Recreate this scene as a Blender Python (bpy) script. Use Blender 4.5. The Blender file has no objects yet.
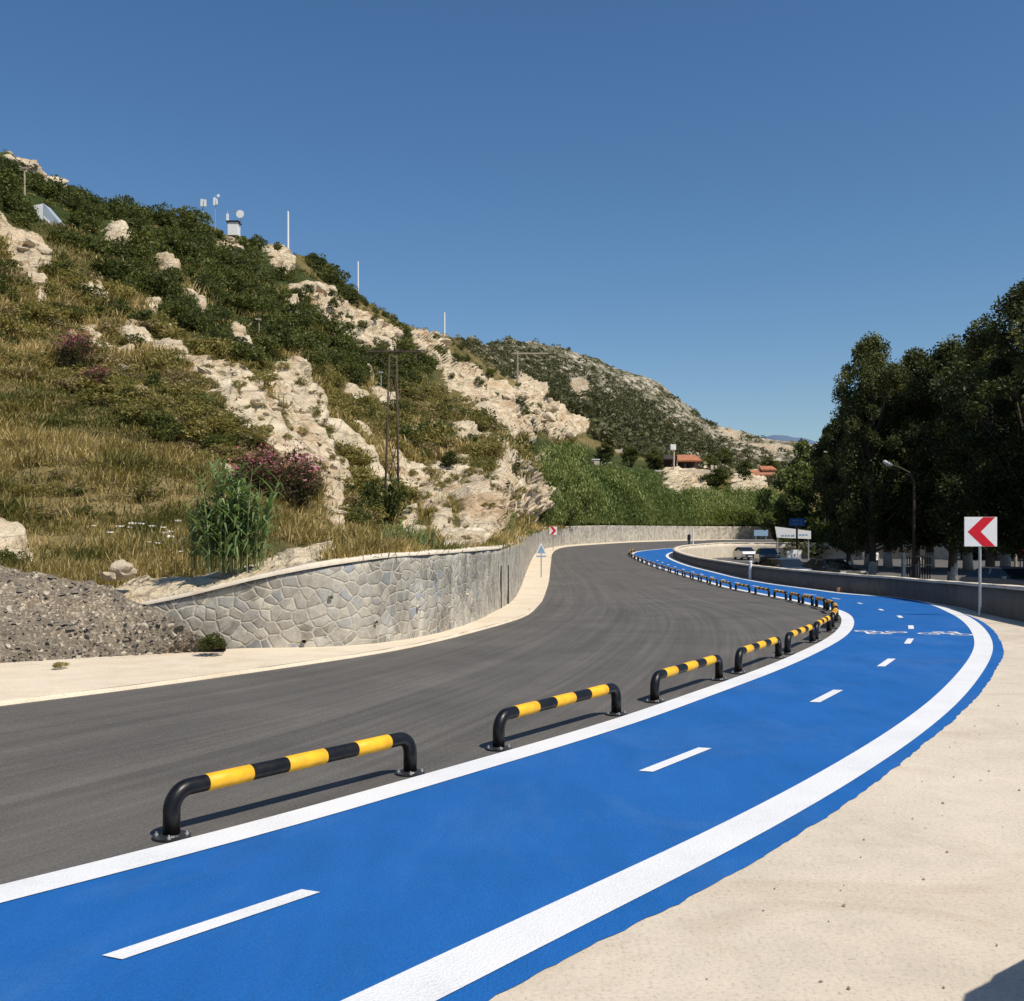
import bpy, bmesh, math, random
import numpy as np
from mathutils import Vector, Matrix

random.seed(7)
RNG = np.random.default_rng(7)
SC = bpy.context.scene
COL = SC.collection
F, CX, HY, EYE = 1050.0, 512.0, 535.0, 1.7      # focal length in pixels, picture centre, horizon row, eye height

# ------------------------------------------------------------------ numeric helpers
def sstep(a, b, x):
    t = np.clip((np.asarray(x, float) - a) / (b - a), 0, 1)
    return t * t * (3 - 2 * t)

def ground(Y):
    """height of the road surface at depth Y"""
    Y = np.asarray(Y, float)
    return 0.9 * sstep(70, 170, Y) - 0.65 * sstep(15, 42, Y) * (1 - sstep(55, 110, Y)) - 0.05 * np.exp(-((Y - 17) / 6.0) ** 2)

def lot_z(Y):
    k = sstep(112, 150, Y)
    return np.interp(Y, [0, 18, 28, 44, 62, 85, 105, 160], [-0.62, -0.66, -0.82, -1.08, -1.08, -0.92, -0.72, -0.6]) * (1 - k) + (ground(Y) - 0.02) * k

def on_ground(px, py):
    Y = EYE * F / (py - HY)
    for _ in range(60):
        Y = 0.5 * Y + 0.5 * (EYE - float(ground(Y))) * F / (py - HY)
    return np.array([(px - CX) / F * Y, Y])

def at(px, py, Y):
    return Vector(((px - CX) / F * Y, Y, EYE - (py - HY) / F * Y))

def _hash(ix, iy, iz, seed):
    h = (ix * 374761393 + iy * 668265263 + iz * 1274126177 + seed * 974711) & 0xFFFFFFFF
    h = ((h ^ (h >> 13)) * 1103515245) & 0xFFFFFFFF
    h = ((h ^ (h >> 16)) * 2246822519) & 0xFFFFFFFF
    return ((h ^ (h >> 15)) & 0xFFFFFF) / float(0xFFFFFF)

def vnoise(x, y, z, seed=0):
    x, y, z = np.broadcast_arrays(np.asarray(x, float), np.asarray(y, float), np.asarray(z, float))
    xi, yi, zi = [np.floor(a).astype(np.int64) for a in (x, y, z)]
    fx, fy, fz = x - xi, y - yi, z - zi
    fx, fy, fz = [a * a * (3 - 2 * a) for a in (fx, fy, fz)]
    r = 0
    for dx in (0, 1):
        for dy in (0, 1):
            for dz in (0, 1):
                w = (fx if dx else 1 - fx) * (fy if dy else 1 - fy) * (fz if dz else 1 - fz)
                r = r + w * _hash(xi + dx, yi + dy, zi + dz, seed)
    return r * 2 - 1

def fbm(x, y, z, seed=0, octv=4, gain=0.5):
    a, s, f = 1.0, 0, 1.0
    for o in range(octv):
        s = s + a * vnoise(x * f, y * f, z * f, seed + o * 17)
        a *= gain; f *= 2.03
    return s

def in_poly(px, py, poly):
    r = np.zeros(px.shape, bool)
    n = len(poly)
    for i in range(n):
        x0, y0 = poly[i]; x1, y1 = poly[(i + 1) % n]
        if y0 == y1: continue
        c = ((y0 > py) != (y1 > py)) & (px < (x1 - x0) * (py - y0) / (y1 - y0) + x0)
        r ^= c
    return r

def resample(pts, step, smooth=0):
    """curve through world points, evenly spaced"""
    p = np.array(pts, float)
    out = []
    n = len(p)
    for i in range(n - 1):
        p0 = p[max(i - 1, 0)]; p1 = p[i]; p2 = p[i + 1]; p3 = p[min(i + 2, n - 1)]
        d0, d1, d2 = [max(np.linalg.norm(b - a), 1e-6) ** 0.5 for a, b in ((p0, p1), (p1, p2), (p2, p3))]
        m1 = (p2 - p1) if i == 0 else ((p1 - p0) / d0 - (p2 - p0) / (d0 + d1) + (p2 - p1) / d1) * d1
        m2 = (p2 - p1) if i == n - 2 else ((p2 - p1) / d1 - (p3 - p1) / (d1 + d2) + (p3 - p2) / d2) * d1
        for t in np.linspace(0, 1, 40, endpoint=False):
            h = 2 * t ** 3 - 3 * t ** 2 + 1, t ** 3 - 2 * t ** 2 + t, -2 * t ** 3 + 3 * t ** 2, t ** 3 - t ** 2
            out.append(h[0] * p1 + h[1] * m1 + h[2] * p2 + h[3] * m2)
    out.append(p[-1]); out = np.array(out)
    def even(q, st):
        s = np.concatenate([[0], np.cumsum(np.linalg.norm(np.diff(q, axis=0), axis=1))])
        k = max(int(s[-1] / st), 2)
        ss = np.linspace(0, s[-1], k + 1)
        return np.stack([np.interp(ss, s, q[:, j]) for j in range(q.shape[1])], 1)
    q = even(out, step)
    for _ in range(smooth):
        q[1:-1] = 0.25 * q[:-2] + 0.5 * q[1:-1] + 0.25 * q[2:]
    return even(q, step)

def tang(q):
    t = np.gradient(q, axis=0)
    return t / np.maximum(np.linalg.norm(t, axis=1, keepdims=True), 1e-9)

def offset(q, d):
    """shift a plan curve to its right by d metres"""
    t = tang(q)
    d = np.asarray(d, float)
    if d.ndim: d = d[:, None]
    return q + np.stack([t[:, 1], -t[:, 0]], 1) * d

def arclen(q):
    return np.concatenate([[0], np.cumsum(np.linalg.norm(np.diff(q, axis=0), axis=1))])

# ------------------------------------------------------------------ object helpers
def tag(o, label=None, cat=None, group=None, kind=None):
    if label: o['label'] = label
    if cat: o['category'] = cat
    if group: o['group'] = group
    if kind: o['kind'] = kind
    return o

def empty(name, loc=(0, 0, 0), rz=0.0, label=None, cat=None, group=None):
    o = bpy.data.objects.new(name, None)
    o.empty_display_size = 0.2
    COL.objects.link(o); o.location = loc; o.rotation_euler = (0, 0, rz)
    return tag(o, label, cat, group)

def link(name, me, mats, parent=None):
    for m in (mats if isinstance(mats, (list, tuple)) else [mats]):
        me.materials.append(m)
    o = bpy.data.objects.new(name, me)
    COL.objects.link(o)
    if parent: o.parent = parent
    return o

def mesh_np(name, V, Q, smooth=False, tint=None, extra=None, uv=None, mat_idx=None):
    """mesh from numpy arrays; Q is (n,3) or (n,4)"""
    me = bpy.data.meshes.new(name)
    V = np.asarray(V, np.float32); Q = np.asarray(Q, np.int32)
    k = Q.shape[1]
    me.vertices.add(len(V)); me.vertices.foreach_set('co', V.ravel())
    me.loops.add(Q.size); me.loops.foreach_set('vertex_index', Q.ravel())
    me.polygons.add(len(Q))
    me.polygons.foreach_set('loop_start', np.arange(0, Q.size, k, dtype=np.int32))
    me.polygons.foreach_set('loop_total', np.full(len(Q), k, np.int32))
    if smooth: me.polygons.foreach_set('use_smooth', np.ones(len(Q), bool))
    if mat_idx is not None: me.polygons.foreach_set('material_index', np.asarray(mat_idx, np.int32))
    if uv is not None:
        l = me.uv_layers.new(name='UVMap')
        l.data.foreach_set('uv', np.asarray(uv, np.float32)[Q.ravel()].ravel())
    me.update(calc_edges=True)
    ex = dict(extra or {})
    if tint is not None: ex['tint'] = tint
    for nm, arr in ex.items():
        a = me.attributes.new(nm, 'FLOAT', 'POINT')
        a.data.foreach_set('value', np.asarray(arr, np.float32))
    return me

class MB:
    """collects simple shapes into one mesh"""
    def __init__(s): s.bm = bmesh.new()
    def _add(s, fn, M, mi):
        n0 = set(s.bm.faces)
        r = fn(); bmesh.ops.transform(s.bm, matrix=M, verts=r['verts'])
        for f in s.bm.faces:
            if f not in n0: f.material_index = mi
        return r['verts']
    def box(s, c, d, rz=0, mi=0, bevel=0.0, M=None):
        m = Matrix.Translation(c) @ (M or Matrix.Rotation(rz, 4, 'Z')) @ Matrix.Diagonal((d[0], d[1], d[2], 1))
        vs = s._add(lambda: bmesh.ops.create_cube(s.bm, size=1), m, mi)
        if bevel:
            es = list({e for v in vs for e in v.link_edges})
            r = bmesh.ops.bevel(s.bm, geom=es, offset=bevel, segments=2, affect='EDGES', profile=0.5)
            for f in r['faces']: f.material_index = mi
        return s
    def cyl(s, p0, p1, r0, r1=None, seg=10, mi=0, cap=True):
        p0, p1 = Vector(p0), Vector(p1); d = p1 - p0
        m = Matrix.Translation((p0 + p1) / 2) @ d.to_track_quat('Z', 'Y').to_matrix().to_4x4()
        s._add(lambda: bmesh.ops.create_cone(s.bm, cap_ends=cap, segments=seg, radius1=r0, radius2=r0 if r1 is None else r1, depth=d.length), m, mi)
        return s
    def ball(s, c, r, sub=2, sc=(1, 1, 1), mi=0):
        m = Matrix.Translation(c) @ Matrix.Diagonal((r * sc[0], r * sc[1], r * sc[2], 1))
        s._add(lambda: bmesh.ops.create_icosphere(s.bm, subdivisions=sub, radius=1), m, mi)
        return s
    def poly(s, pts, mi=0):
        f = s.bm.faces.new([s.bm.verts.new(p) for p in pts]); f.material_index = mi
        return s
    def prism(s, pts, n, mi=0):
        """pts closed outline (3-D, planar) pushed along vector n"""
        n = Vector(n); a = [s.bm.verts.new(p) for p in pts]; b = [s.bm.verts.new(Vector(p) + n) for p in pts]
        k = len(pts); fs = [s.bm.faces.new(a[::-1]), s.bm.faces.new(b)]
        for i in range(k): fs.append(s.bm.faces.new((a[i], a[(i + 1) % k], b[(i + 1) % k], b[i])))
        for f in fs: f.material_index = mi
        return s
    def tube(s, pts, r, seg=10, mi=0, cap=True):
        pts = [Vector(p) for p in pts]; rs = r if isinstance(r, (list, tuple)) else [r] * len(pts)
        rings = []; up = Vector((0, 0, 1))
        prev = None
        for i, p in enumerate(pts):
            t = (pts[min(i + 1, len(pts) - 1)] - pts[max(i - 1, 0)]).normalized()
            if prev is None:
                a = t.orthogonal().normalized()
            else:
                a = (prev - t * prev.dot(t)).normalized()
            prev = a; b = t.cross(a)
            rings.append([s.bm.verts.new(p + (a * math.cos(q) + b * math.sin(q)) * rs[i]) for q in [2 * math.pi * k / seg for k in range(seg)]])
        for i in range(len(rings) - 1):
            for k in range(seg):
                f = s.bm.faces.new((rings[i][k], rings[i][(k + 1) % seg], rings[i + 1][(k + 1) % seg], rings[i + 1][k]))
                f.material_index = mi; f.smooth = True
        if cap:
            for rg in (rings[0][::-1], rings[-1]):
                f = s.bm.faces.new(rg); f.material_index = mi
        return s
    def build(s, name, mats, parent=None, smooth=None):
        bmesh.ops.recalc_face_normals(s.bm, faces=s.bm.faces)
        me = bpy.data.meshes.new(name); s.bm.to_mesh(me); s.bm.free()
        if smooth is not None:
            for p in me.polygons: p.use_smooth = smooth
        return link(name, me, mats, parent)

def kids(o): return [c for c in bpy.data.objects if c.parent is o]
def copy_tree(o, parent=None, tree=None):
    c = o.copy(); COL.objects.link(c)
    if parent: c.parent = parent
    for ch in (tree[o] if tree and o in tree else kids(o)): copy_tree(ch, c)
    return c

# ------------------------------------------------------------------ materials
class NT:
    def __init__(s, name):
        s.m = bpy.data.materials.new(name); s.m.use_nodes = True
        s.t = s.m.node_tree; s.n = s.t.nodes; s.n.clear()
        s.out = s.n.new('ShaderNodeOutputMaterial')
    def node(s, typ, **kw):
        nd = s.n.new(typ)
        for k, v in kw.items():
            if k.startswith('i_'):
                nd.inputs[k[2:].replace('_', ' ')].default_value = v
            else: setattr(nd, k, v)
        return nd
    def l(s, a, b): s.t.links.new(a, b)
    def coord(s, which='Object'): return s.node('ShaderNodeTexCoord').outputs[which]
    def pos(s): return s.node('ShaderNodeNewGeometry').outputs['Position']
    def mapping(s, vec, scale=(1, 1, 1), rot=(0, 0, 0)):
        m = s.node('ShaderNodeMapping'); m.inputs['Scale'].default_value = scale; m.inputs['Rotation'].default_value = rot
        s.l(vec, m.inputs['Vector']); return m.outputs[0]
    def noise(s, vec, scale, detail=4, rough=0.55, dist=0.0):
        n = s.node('ShaderNodeTexNoise'); n.inputs['Scale'].default_value = scale; n.inputs['Detail'].default_value = detail
        n.inputs['Roughness'].default_value = rough; n.inputs['Distortion'].default_value = dist
        s.l(vec, n.inputs['Vector']); return n.outputs['Fac']
    def voro(s, vec, scale, feature='F1', out='Distance', dim='3D', rnd=1.0):
        n = s.node('ShaderNodeTexVoronoi'); n.feature = feature; n.voronoi_dimensions = dim
        n.inputs['Scale'].default_value = scale; n.inputs['Randomness'].default_value = rnd
        s.l(vec, n.inputs['Vector']); return n.outputs[out]
    def ramp(s, fac, stops, interp='LINEAR'):
        r = s.node('ShaderNodeValToRGB'); e = r.color_ramp.elements; r.color_ramp.interpolation = interp
        while len(e) < len(stops): e.new(0.5)
        for el, (p, c) in zip(e, stops):
            el.position = p; el.color = (c, c, c, 1) if isinstance(c, (int, float)) else (*c, 1)
        s.l(fac, r.inputs[0]); return r.outputs[0]
    def mix(s, fac, a, b, mode='MIX'):
        m = s.node('ShaderNodeMix', data_type='RGBA', blend_type=mode)
        for sock, v in ((m.inputs['Factor'], fac), (m.inputs['A'], a), (m.inputs['B'], b)):
            pass
        ins = [i for i in m.inputs if i.enabled]
        for sock, v in zip(ins, (fac, a, b)):
            if isinstance(v, (int, float)): sock.default_value = v
            elif isinstance(v, tuple): sock.default_value = (*v, 1)
            else: s.l(v, sock)
        return [o for o in m.outputs if o.enabled][0]
    def math(s, op, a, b=0.0, clamp=False):
        m = s.node('ShaderNodeMath', operation=op, use_clamp=clamp)
        for sock, v in zip(m.inputs, (a, b)):
            if isinstance(v, (int, float)): sock.default_value = v
            else: s.l(v, sock)
        return m.outputs[0]
    def attr(s, name):
        return s.node('ShaderNodeAttribute', attribute_name=name).outputs['Fac']
    def bump(s, h, strength=0.4, dist=0.02):
        b = s.node('ShaderNodeBump'); b.inputs['Strength'].default_value = strength; b.inputs['Distance'].default_value = dist
        s.l(h, b.inputs['Height']); return b.outputs[0]
    def principled(s, color, rough=0.8, normal=None, metal=0.0, spec=0.3, coat=0.0):
        p = s.node('ShaderNodeBsdfPrincipled')
        for nm, v in (('Base Color', color), ('Roughness', rough), ('Metallic', metal), ('Specular IOR Level', spec), ('Coat Weight', coat)):
            if isinstance(v, (int, float)): p.inputs[nm].default_value = v
            elif isinstance(v, tuple): p.inputs[nm].default_value = (*v, 1)
            else: s.l(v, p.inputs[nm])
        if normal is not None: s.l(normal, p.inputs['Normal'])
        return p.outputs[0]
    def done(s, sh): s.l(sh, s.out.inputs[0]); return s.m

def paint(name, c, rough=0.5, var=0.12, scale=6.0, metal=0.0, spec=0.4, bump=0.0, coat=0.0):
    n = NT(name); v = n.coord()
    k = n.noise(v, scale, 5)
    lo = tuple(x * (1 - var) for x in c); hi = tuple(min(x * (1 + var), 1) for x in c)
    col = n.ramp(k, [(0.3, lo), (0.7, hi)])
    nm = n.bump(n.noise(v, scale * 12, 3), bump, 0.01) if bump else None
    if name.endswith('gloss_paint'):
        col = n.mix(n.ramp(n.noise(v, 11, 7, 0.75), [(0.66, 0.0), (0.74, 0.7)]), col, (0.11, 0.10, 0.09)); rough = n.ramp(n.noise(v, 5, 6, 0.7), [(0.3, rough * 0.8), (0.7, min(rough * 1.9, 1))])
    return n.done(n.principled(col, rough, nm, metal, spec, coat))

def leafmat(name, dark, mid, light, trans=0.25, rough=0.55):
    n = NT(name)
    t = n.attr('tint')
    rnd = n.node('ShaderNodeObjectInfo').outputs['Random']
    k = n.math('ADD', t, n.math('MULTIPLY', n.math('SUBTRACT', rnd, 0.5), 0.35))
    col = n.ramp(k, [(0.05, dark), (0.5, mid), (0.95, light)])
    p = n.principled(col, rough, None, 0, 0.25)
    tr = n.node('ShaderNodeBsdfTranslucent'); n.l(n.mix(1.0, col, (1.0, 1.0, 0.55), 'MULTIPLY'), tr.inputs[0])
    ms = n.node('ShaderNodeMixShader'); ms.inputs[0].default_value = trans
    n.l(p, ms.inputs[1]); n.l(tr.outputs[0], ms.inputs[2])
    return n.done(ms.outputs[0])

def mat_asphalt(name, c=(0.116, 0.107, 0.095), streak=True):
    n = NT(name); uv = n.coord('UV'); P = n.pos()
    grain = n.noise(P, 55, 3, 0.7)
    blot = n.noise(P, 0.55, 5, 0.6)
    st = n.noise(n.mapping(uv, (0.05, 1.6, 1)), 1.0, 6, 0.65, 0.6)
    st2 = n.noise(n.mapping(uv, (0.35, 7.0, 1)), 1.0, 4, 0.6, 0.4)
    k = n.math('ADD', n.math('MULTIPLY', st, 0.46), n.math('ADD', n.math('MULTIPLY', st2, 0.20), n.math('MULTIPLY', blot, 0.34)))
    col = n.ramp(k, [(0.34, tuple(x * 0.62 for x in c)), (0.5, c), (0.68, tuple(x * 1.5 for x in c))])
    spk = n.ramp(grain, [(0.35, 0.72), (0.6, 1.0), (0.75, 1.45)])
    col = n.mix(1.0, col, spk, 'MULTIPLY')
    peb = n.voro(P, 90)
    return n.done(n.principled(col, 0.82, n.bump(n.math('ADD', peb, grain), 0.55, 0.006), 0, 0.35))

def mat_lane():
    n = NT('blue_lane_paint'); P = n.pos()
    a = n.noise(P, 0.8, 5, 0.6); b = n.noise(n.mapping(P, (2.2, 0.5, 1), (0, 0, 0.65)), 1.6, 4, 0.6); g = n.noise(P, 70, 3, 0.7)
    k = n.math('ADD', n.math('MULTIPLY', a, 0.5), n.math('MULTIPLY', b, 0.5))
    col = n.ramp(k, [(0.28, (0.006, 0.095, 0.31)), (0.5, (0.009, 0.115, 0.385)), (0.72, (0.014, 0.135, 0.43))])
    col = n.mix(1.0, col, n.ramp(g, [(0.3, 0.82), (0.6, 1.0), (0.8, 1.12)]), 'MULTIPLY')
    wear = n.ramp(n.noise(P, 14, 6, 0.7), [(0.66, 0.0), (0.80, 0.3)])
    col = n.mix(wear, col, (0.12, 0.25, 0.5))
    dust = n.ramp(n.noise(n.mapping(P, (1.3, 0.7, 1), (0, 0, -0.6)), 0.6, 7, 0.72, 0.8), [(0.50, 0.0), (0.80, 0.14)])
    col = n.mix(dust, col, (0.22, 0.30, 0.42))
    return n.done(n.principled(col, 0.62, n.bump(n.math('ADD', n.voro(P, 80), g), 0.5, 0.006), 0, 0.3))

def mat_line():
    n = NT('white_line_paint'); P = n.pos()
    g = n.noise(P, 60, 4, 0.7); a = n.noise(P, 1.5, 5, 0.6)
    col = n.ramp(n.math('ADD', n.math('MULTIPLY', g, 0.5), n.math('MULTIPLY', a, 0.5)), [(0.3, (0.58, 0.585, 0.59)), (0.5, (0.70, 0.705, 0.71)), (0.7, (0.76, 0.76, 0.75))])
    col = n.mix(n.ramp(n.noise(P, 9, 7, 0.75), [(0.62, 0.0), (0.78, 0.3)]), col, (0.38, 0.39, 0.42))
    return n.done(n.principled(col, 0.65, n.bump(n.math('ADD', n.voro(P, 80), g), 0.4, 0.006), 0, 0.3))

def mat_concrete(name, c, scale=1.0, stain=(0.75, 0.62, 0.5), bump=0.4):
    n = NT(name); P = n.pos()
    a = n.noise(P, 0.45 * scale, 6, 0.62, 0.4); b = n.noise(P, 2.8 * scale, 6, 0.65); g = n.noise(P, 45, 4, 0.75)
    lo = tuple(x * 0.80 for x in c); hi = tuple(min(1, x * 1.13) for x in c)
    k = n.math('ADD', n.math('MULTIPLY', a, 0.55), n.math('MULTIPLY', b, 0.45))
    col = n.ramp(k, [(0.30, lo), (0.48, c), (0.68, hi)])
    st = n.ramp(n.noise(n.mapping(P, (1, 1.7, 1), (0, 0, 0.6)), 0.8 * scale, 5, 0.6, 1.0), [(0.50, 0.0), (0.66, 0.5)])
    col = n.mix(st, col, tuple(x * y for x, y in zip(c, stain)))
    col = n.mix(1.0, col, n.ramp(g, [(0.28, 0.62), (0.45, 0.97), (0.7, 1.08)]), 'MULTIPLY')
    pits = n.ramp(n.voro(P, 23), [(0.05, 0.55), (0.12, 1.0)])
    col = n.mix(1.0, col, pits, 'MULTIPLY')
    return n.done(n.principled(col, 0.9, n.bump(n.math('ADD', g, n.math('MULTIPLY', b, 0.25)), bump, 0.010), 0, 0.2))

def mat_masonry():
    n = NT('stone_masonry'); uv = n.coord('UV'); P = n.pos()
    w = n.node('ShaderNodeVectorMath', operation='ADD')
    nz = n.node('ShaderNodeTexNoise'); nz.inputs['Scale'].default_value = 2.2; nz.inputs['Detail'].default_value = 4
    n.l(uv, nz.inputs['Vector'])
    sc = n.node('ShaderNodeVectorMath', operation='SCALE'); sc.inputs['Scale'].default_value = 0.16
    n.l(nz.outputs['Color'], sc.inputs[0]); n.l(uv, w.inputs[0]); n.l(sc.outputs[0], w.inputs[1])
    v = n.mapping(w.outputs[0], (5.0, 5.8, 1))
    edge = n.voro(v, 1.0, 'DISTANCE_TO_EDGE', 'Distance', '2D', 0.9)
    cell = n.voro(v, 1.0, 'F1', 'Color', '2D', 0.9)
    sp = n.node('ShaderNodeSeparateColor'); n.l(cell, sp.inputs[0])
    stone = n.ramp(sp.outputs[0], [(0.0, (0.29, 0.27, 0.235)), (0.25, (0.40, 0.375, 0.32)), (0.5, (0.46, 0.42, 0.345)), (0.72, (0.35, 0.35, 0.34)), (0.9, (0.50, 0.46, 0.37)), (1.0, (0.25, 0.28, 0.31))])
    g = n.noise(P, 9, 6, 0.7); fine = n.noise(P, 40, 4, 0.7)
    stone = n.mix(1.0, stone, n.ramp(n.math('ADD', n.math('MULTIPLY', g, 0.6), n.math('MULTIPLY', fine, 0.4)), [(0.3, 0.55), (0.5, 0.98), (0.7, 1.3)]), 'MULTIPLY')
    stone = n.mix(0.12, stone, (0.47, 0.42, 0.33)); ex = n.voro(P, 2.3, 'F1', 'Color'); se = n.node('ShaderNodeSeparateColor'); n.l(ex, se.inputs[0]); stone = n.mix(1.0, stone, n.ramp(se.outputs[1], [(0.0, 0.6), (0.5, 0.98), (1.0, 1.22)]), 'MULTIPLY')
    mort = n.mix(n.noise(P, 6, 5), (0.42, 0.385, 0.315), (0.58, 0.53, 0.43))
    k = n.ramp(n.math('SUBTRACT', edge, n.math('MULTIPLY', n.math('SUBTRACT', g, 0.42), 0.35)), [(0.01, 0.0), (0.06, 1.0)])
    col = n.mix(k, mort, stone)
    crack = n.ramp(edge, [(0.0, 0.9), (0.012, 0.72), (0.035, 1.0)])
    jn = n.ramp(n.noise(P, 1.6, 3), [(0.45, 0.0), (0.6, 1.0)])
    col = n.mix(1.0, col, n.mix(jn, (1.0, 1.0, 1.0), crack), 'MULTIPLY')
    streak = n.ramp(n.noise(n.mapping(uv, (0.8, 0.12, 1)), 2.0, 4), [(0.4, 0.82), (0.6, 1.05)])
    col = n.mix(1.0, col, streak, 'MULTIPLY')
    h = n.math('ADD', n.ramp(edge, [(0.0, 0.0), (0.12, 0.85), (0.4, 1.0)]), n.math('MULTIPLY', g, 0.6))
    return n.done(n.principled(col, 0.9, n.bump(h, 0.45, 0.04), 0, 0.2))

def mat_terrain():
    n = NT('hillside_ground'); P = n.pos()
    rock = n.attr('rock'); lush = n.attr('lush'); far = n.attr('far')
    a = n.noise(P, 0.11, 6, 0.65); b = n.noise(P, 0.7, 6, 0.7); c = n.noise(P, 4.5, 5, 0.7)
    k = n.math('ADD', n.math('MULTIPLY', a, 0.45), n.math('ADD', n.math('MULTIPLY', b, 0.35), n.math('MULTIPLY', c, 0.2)))
    soil = n.ramp(k, [(0.32, (0.045, 0.048, 0.018)), (0.43, (0.10, 0.092, 0.034)), (0.52, (0.20, 0.155, 0.065)), (0.63, (0.30, 0.225, 0.11)), (0.75, (0.36, 0.29, 0.18))])
    green = n.ramp(k, [(0.35, (0.022, 0.034, 0.011)), (0.55, (0.052, 0.068, 0.02)), (0.72, (0.13, 0.12, 0.045))])
    ground_c = n.mix(lush, soil, green)
    ra = n.noise(P, 0.9, 8, 0.72, 0.3); rb = n.noise(n.mapping(P, (0.6, 0.6, 2.2), (0.5, 0.3, 0)), 0.8, 7, 0.7, 0.5)
    rk = n.math('ADD', n.math('MULTIPLY', ra, 0.5), n.math('MULTIPLY', rb, 0.5))
    rc = n.ramp(rk, [(0.29, (0.11, 0.082, 0.05)), (0.37, (0.32, 0.245, 0.155)), (0.45, (0.58, 0.475, 0.32)), (0.56, (0.74, 0.63, 0.455)), (0.72, (0.78, 0.70, 0.56))])
    ochre = n.ramp(n.noise(P, 0.25, 4, 0.6), [(0.48, 0.0), (0.66, 0.6)])
    rc = n.mix(ochre, rc, (0.47, 0.30, 0.16))
    crk = n.ramp(n.voro(P, 0.9, 'DISTANCE_TO_EDGE'), [(0.0, 0.45), (0.05, 1.0)])
    rc = n.mix(0.85, rc, n.mix(1.0, rc, crk, 'MULTIPLY'))
    # far-hill scrub mottling
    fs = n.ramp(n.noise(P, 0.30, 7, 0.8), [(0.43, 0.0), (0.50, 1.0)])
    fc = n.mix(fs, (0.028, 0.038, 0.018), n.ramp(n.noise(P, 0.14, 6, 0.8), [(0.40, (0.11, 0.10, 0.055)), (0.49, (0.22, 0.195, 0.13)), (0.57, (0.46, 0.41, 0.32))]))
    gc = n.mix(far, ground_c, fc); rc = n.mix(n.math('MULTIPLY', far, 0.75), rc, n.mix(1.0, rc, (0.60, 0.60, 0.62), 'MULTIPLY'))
    brk = n.math('ADD', rock, n.math('ADD', n.math('MULTIPLY', n.math('SUBTRACT', b, 0.5), 1.5), n.math('MULTIPLY', n.math('SUBTRACT', c, 0.5), 0.9)))
    rm = n.ramp(brk, [(0.42, 0.0), (0.56, 1.0)])
    col = n.mix(rm, gc, rc)
    h = n.math('ADD', n.math('MULTIPLY', rb, 2.0), n.math('ADD', b, n.math('MULTIPLY', c, 0.4)))
    return n.done(n.principled(col, 0.95, n.bump(h, 0.8, 0.35), 0, 0.1))

def mat_rock(name, c=(0.56, 0.465, 0.335), scale=1.0):
    n = NT(name); v = n.pos()
    a = n.noise(v, 1.6 * scale, 8, 0.72, 0.3); b = n.noise(v, 14 * scale, 5, 0.7)
    col = n.ramp(n.math('ADD', n.math('MULTIPLY', a, 0.7), n.math('MULTIPLY', b, 0.3)), [(0.30, tuple(x * 0.35 for x in c)), (0.42, tuple(x * 0.8 for x in c)), (0.55, c), (0.72, tuple(min(1, x * 1.25) for x in c))])
    return n.done(n.principled(col, 0.93, n.bump(n.math('ADD', a, n.math('MULTIPLY', b, 0.4)), 0.8, 0.08), 0, 0.15))

def mat_gravel():
    n = NT('gravel_heap'); P = n.pos()
    ce = n.voro(P, 30, 'F1', 'Color'); d = n.voro(P, 30); sp = n.node('ShaderNodeSeparateColor'); n.l(ce, sp.inputs[0])
    a = n.noise(P, 1.1, 6, 0.65)
    col = n.ramp(sp.outputs[0], [(0.0, (0.14, 0.118, 0.092)), (0.6, (0.20, 0.172, 0.135)), (0.88, (0.27, 0.235, 0.185)), (1.0, (0.48, 0.42, 0.33))])
    col = n.mix(1.0, col, n.ramp(a, [(0.3, (0.62, 0.60, 0.57)), (0.5, (1.0, 0.98, 0.95)), (0.7, (1.3, 1.2, 1.05))]), 'MULTIPLY')
    return n.done(n.principled(col, 0.95, n.bump(n.math('ADD', d, n.math('MULTIPLY', n.noise(P, 9, 4), 1.5)), 0.6, 0.03), 0, 0.1))

def mat_bark(name, c):
    n = NT(name); P = n.pos()
    a = n.noise(n.mapping(P, (6, 6, 1.2)), 1.5, 5, 0.7)
    col = n.ramp(a, [(0.3, tuple(x * 0.5 for x in c)), (0.7, tuple(x * 1.3 for x in c))])
    return n.done(n.principled(col, 0.9, n.bump(a, 0.7, 0.03)))

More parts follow.
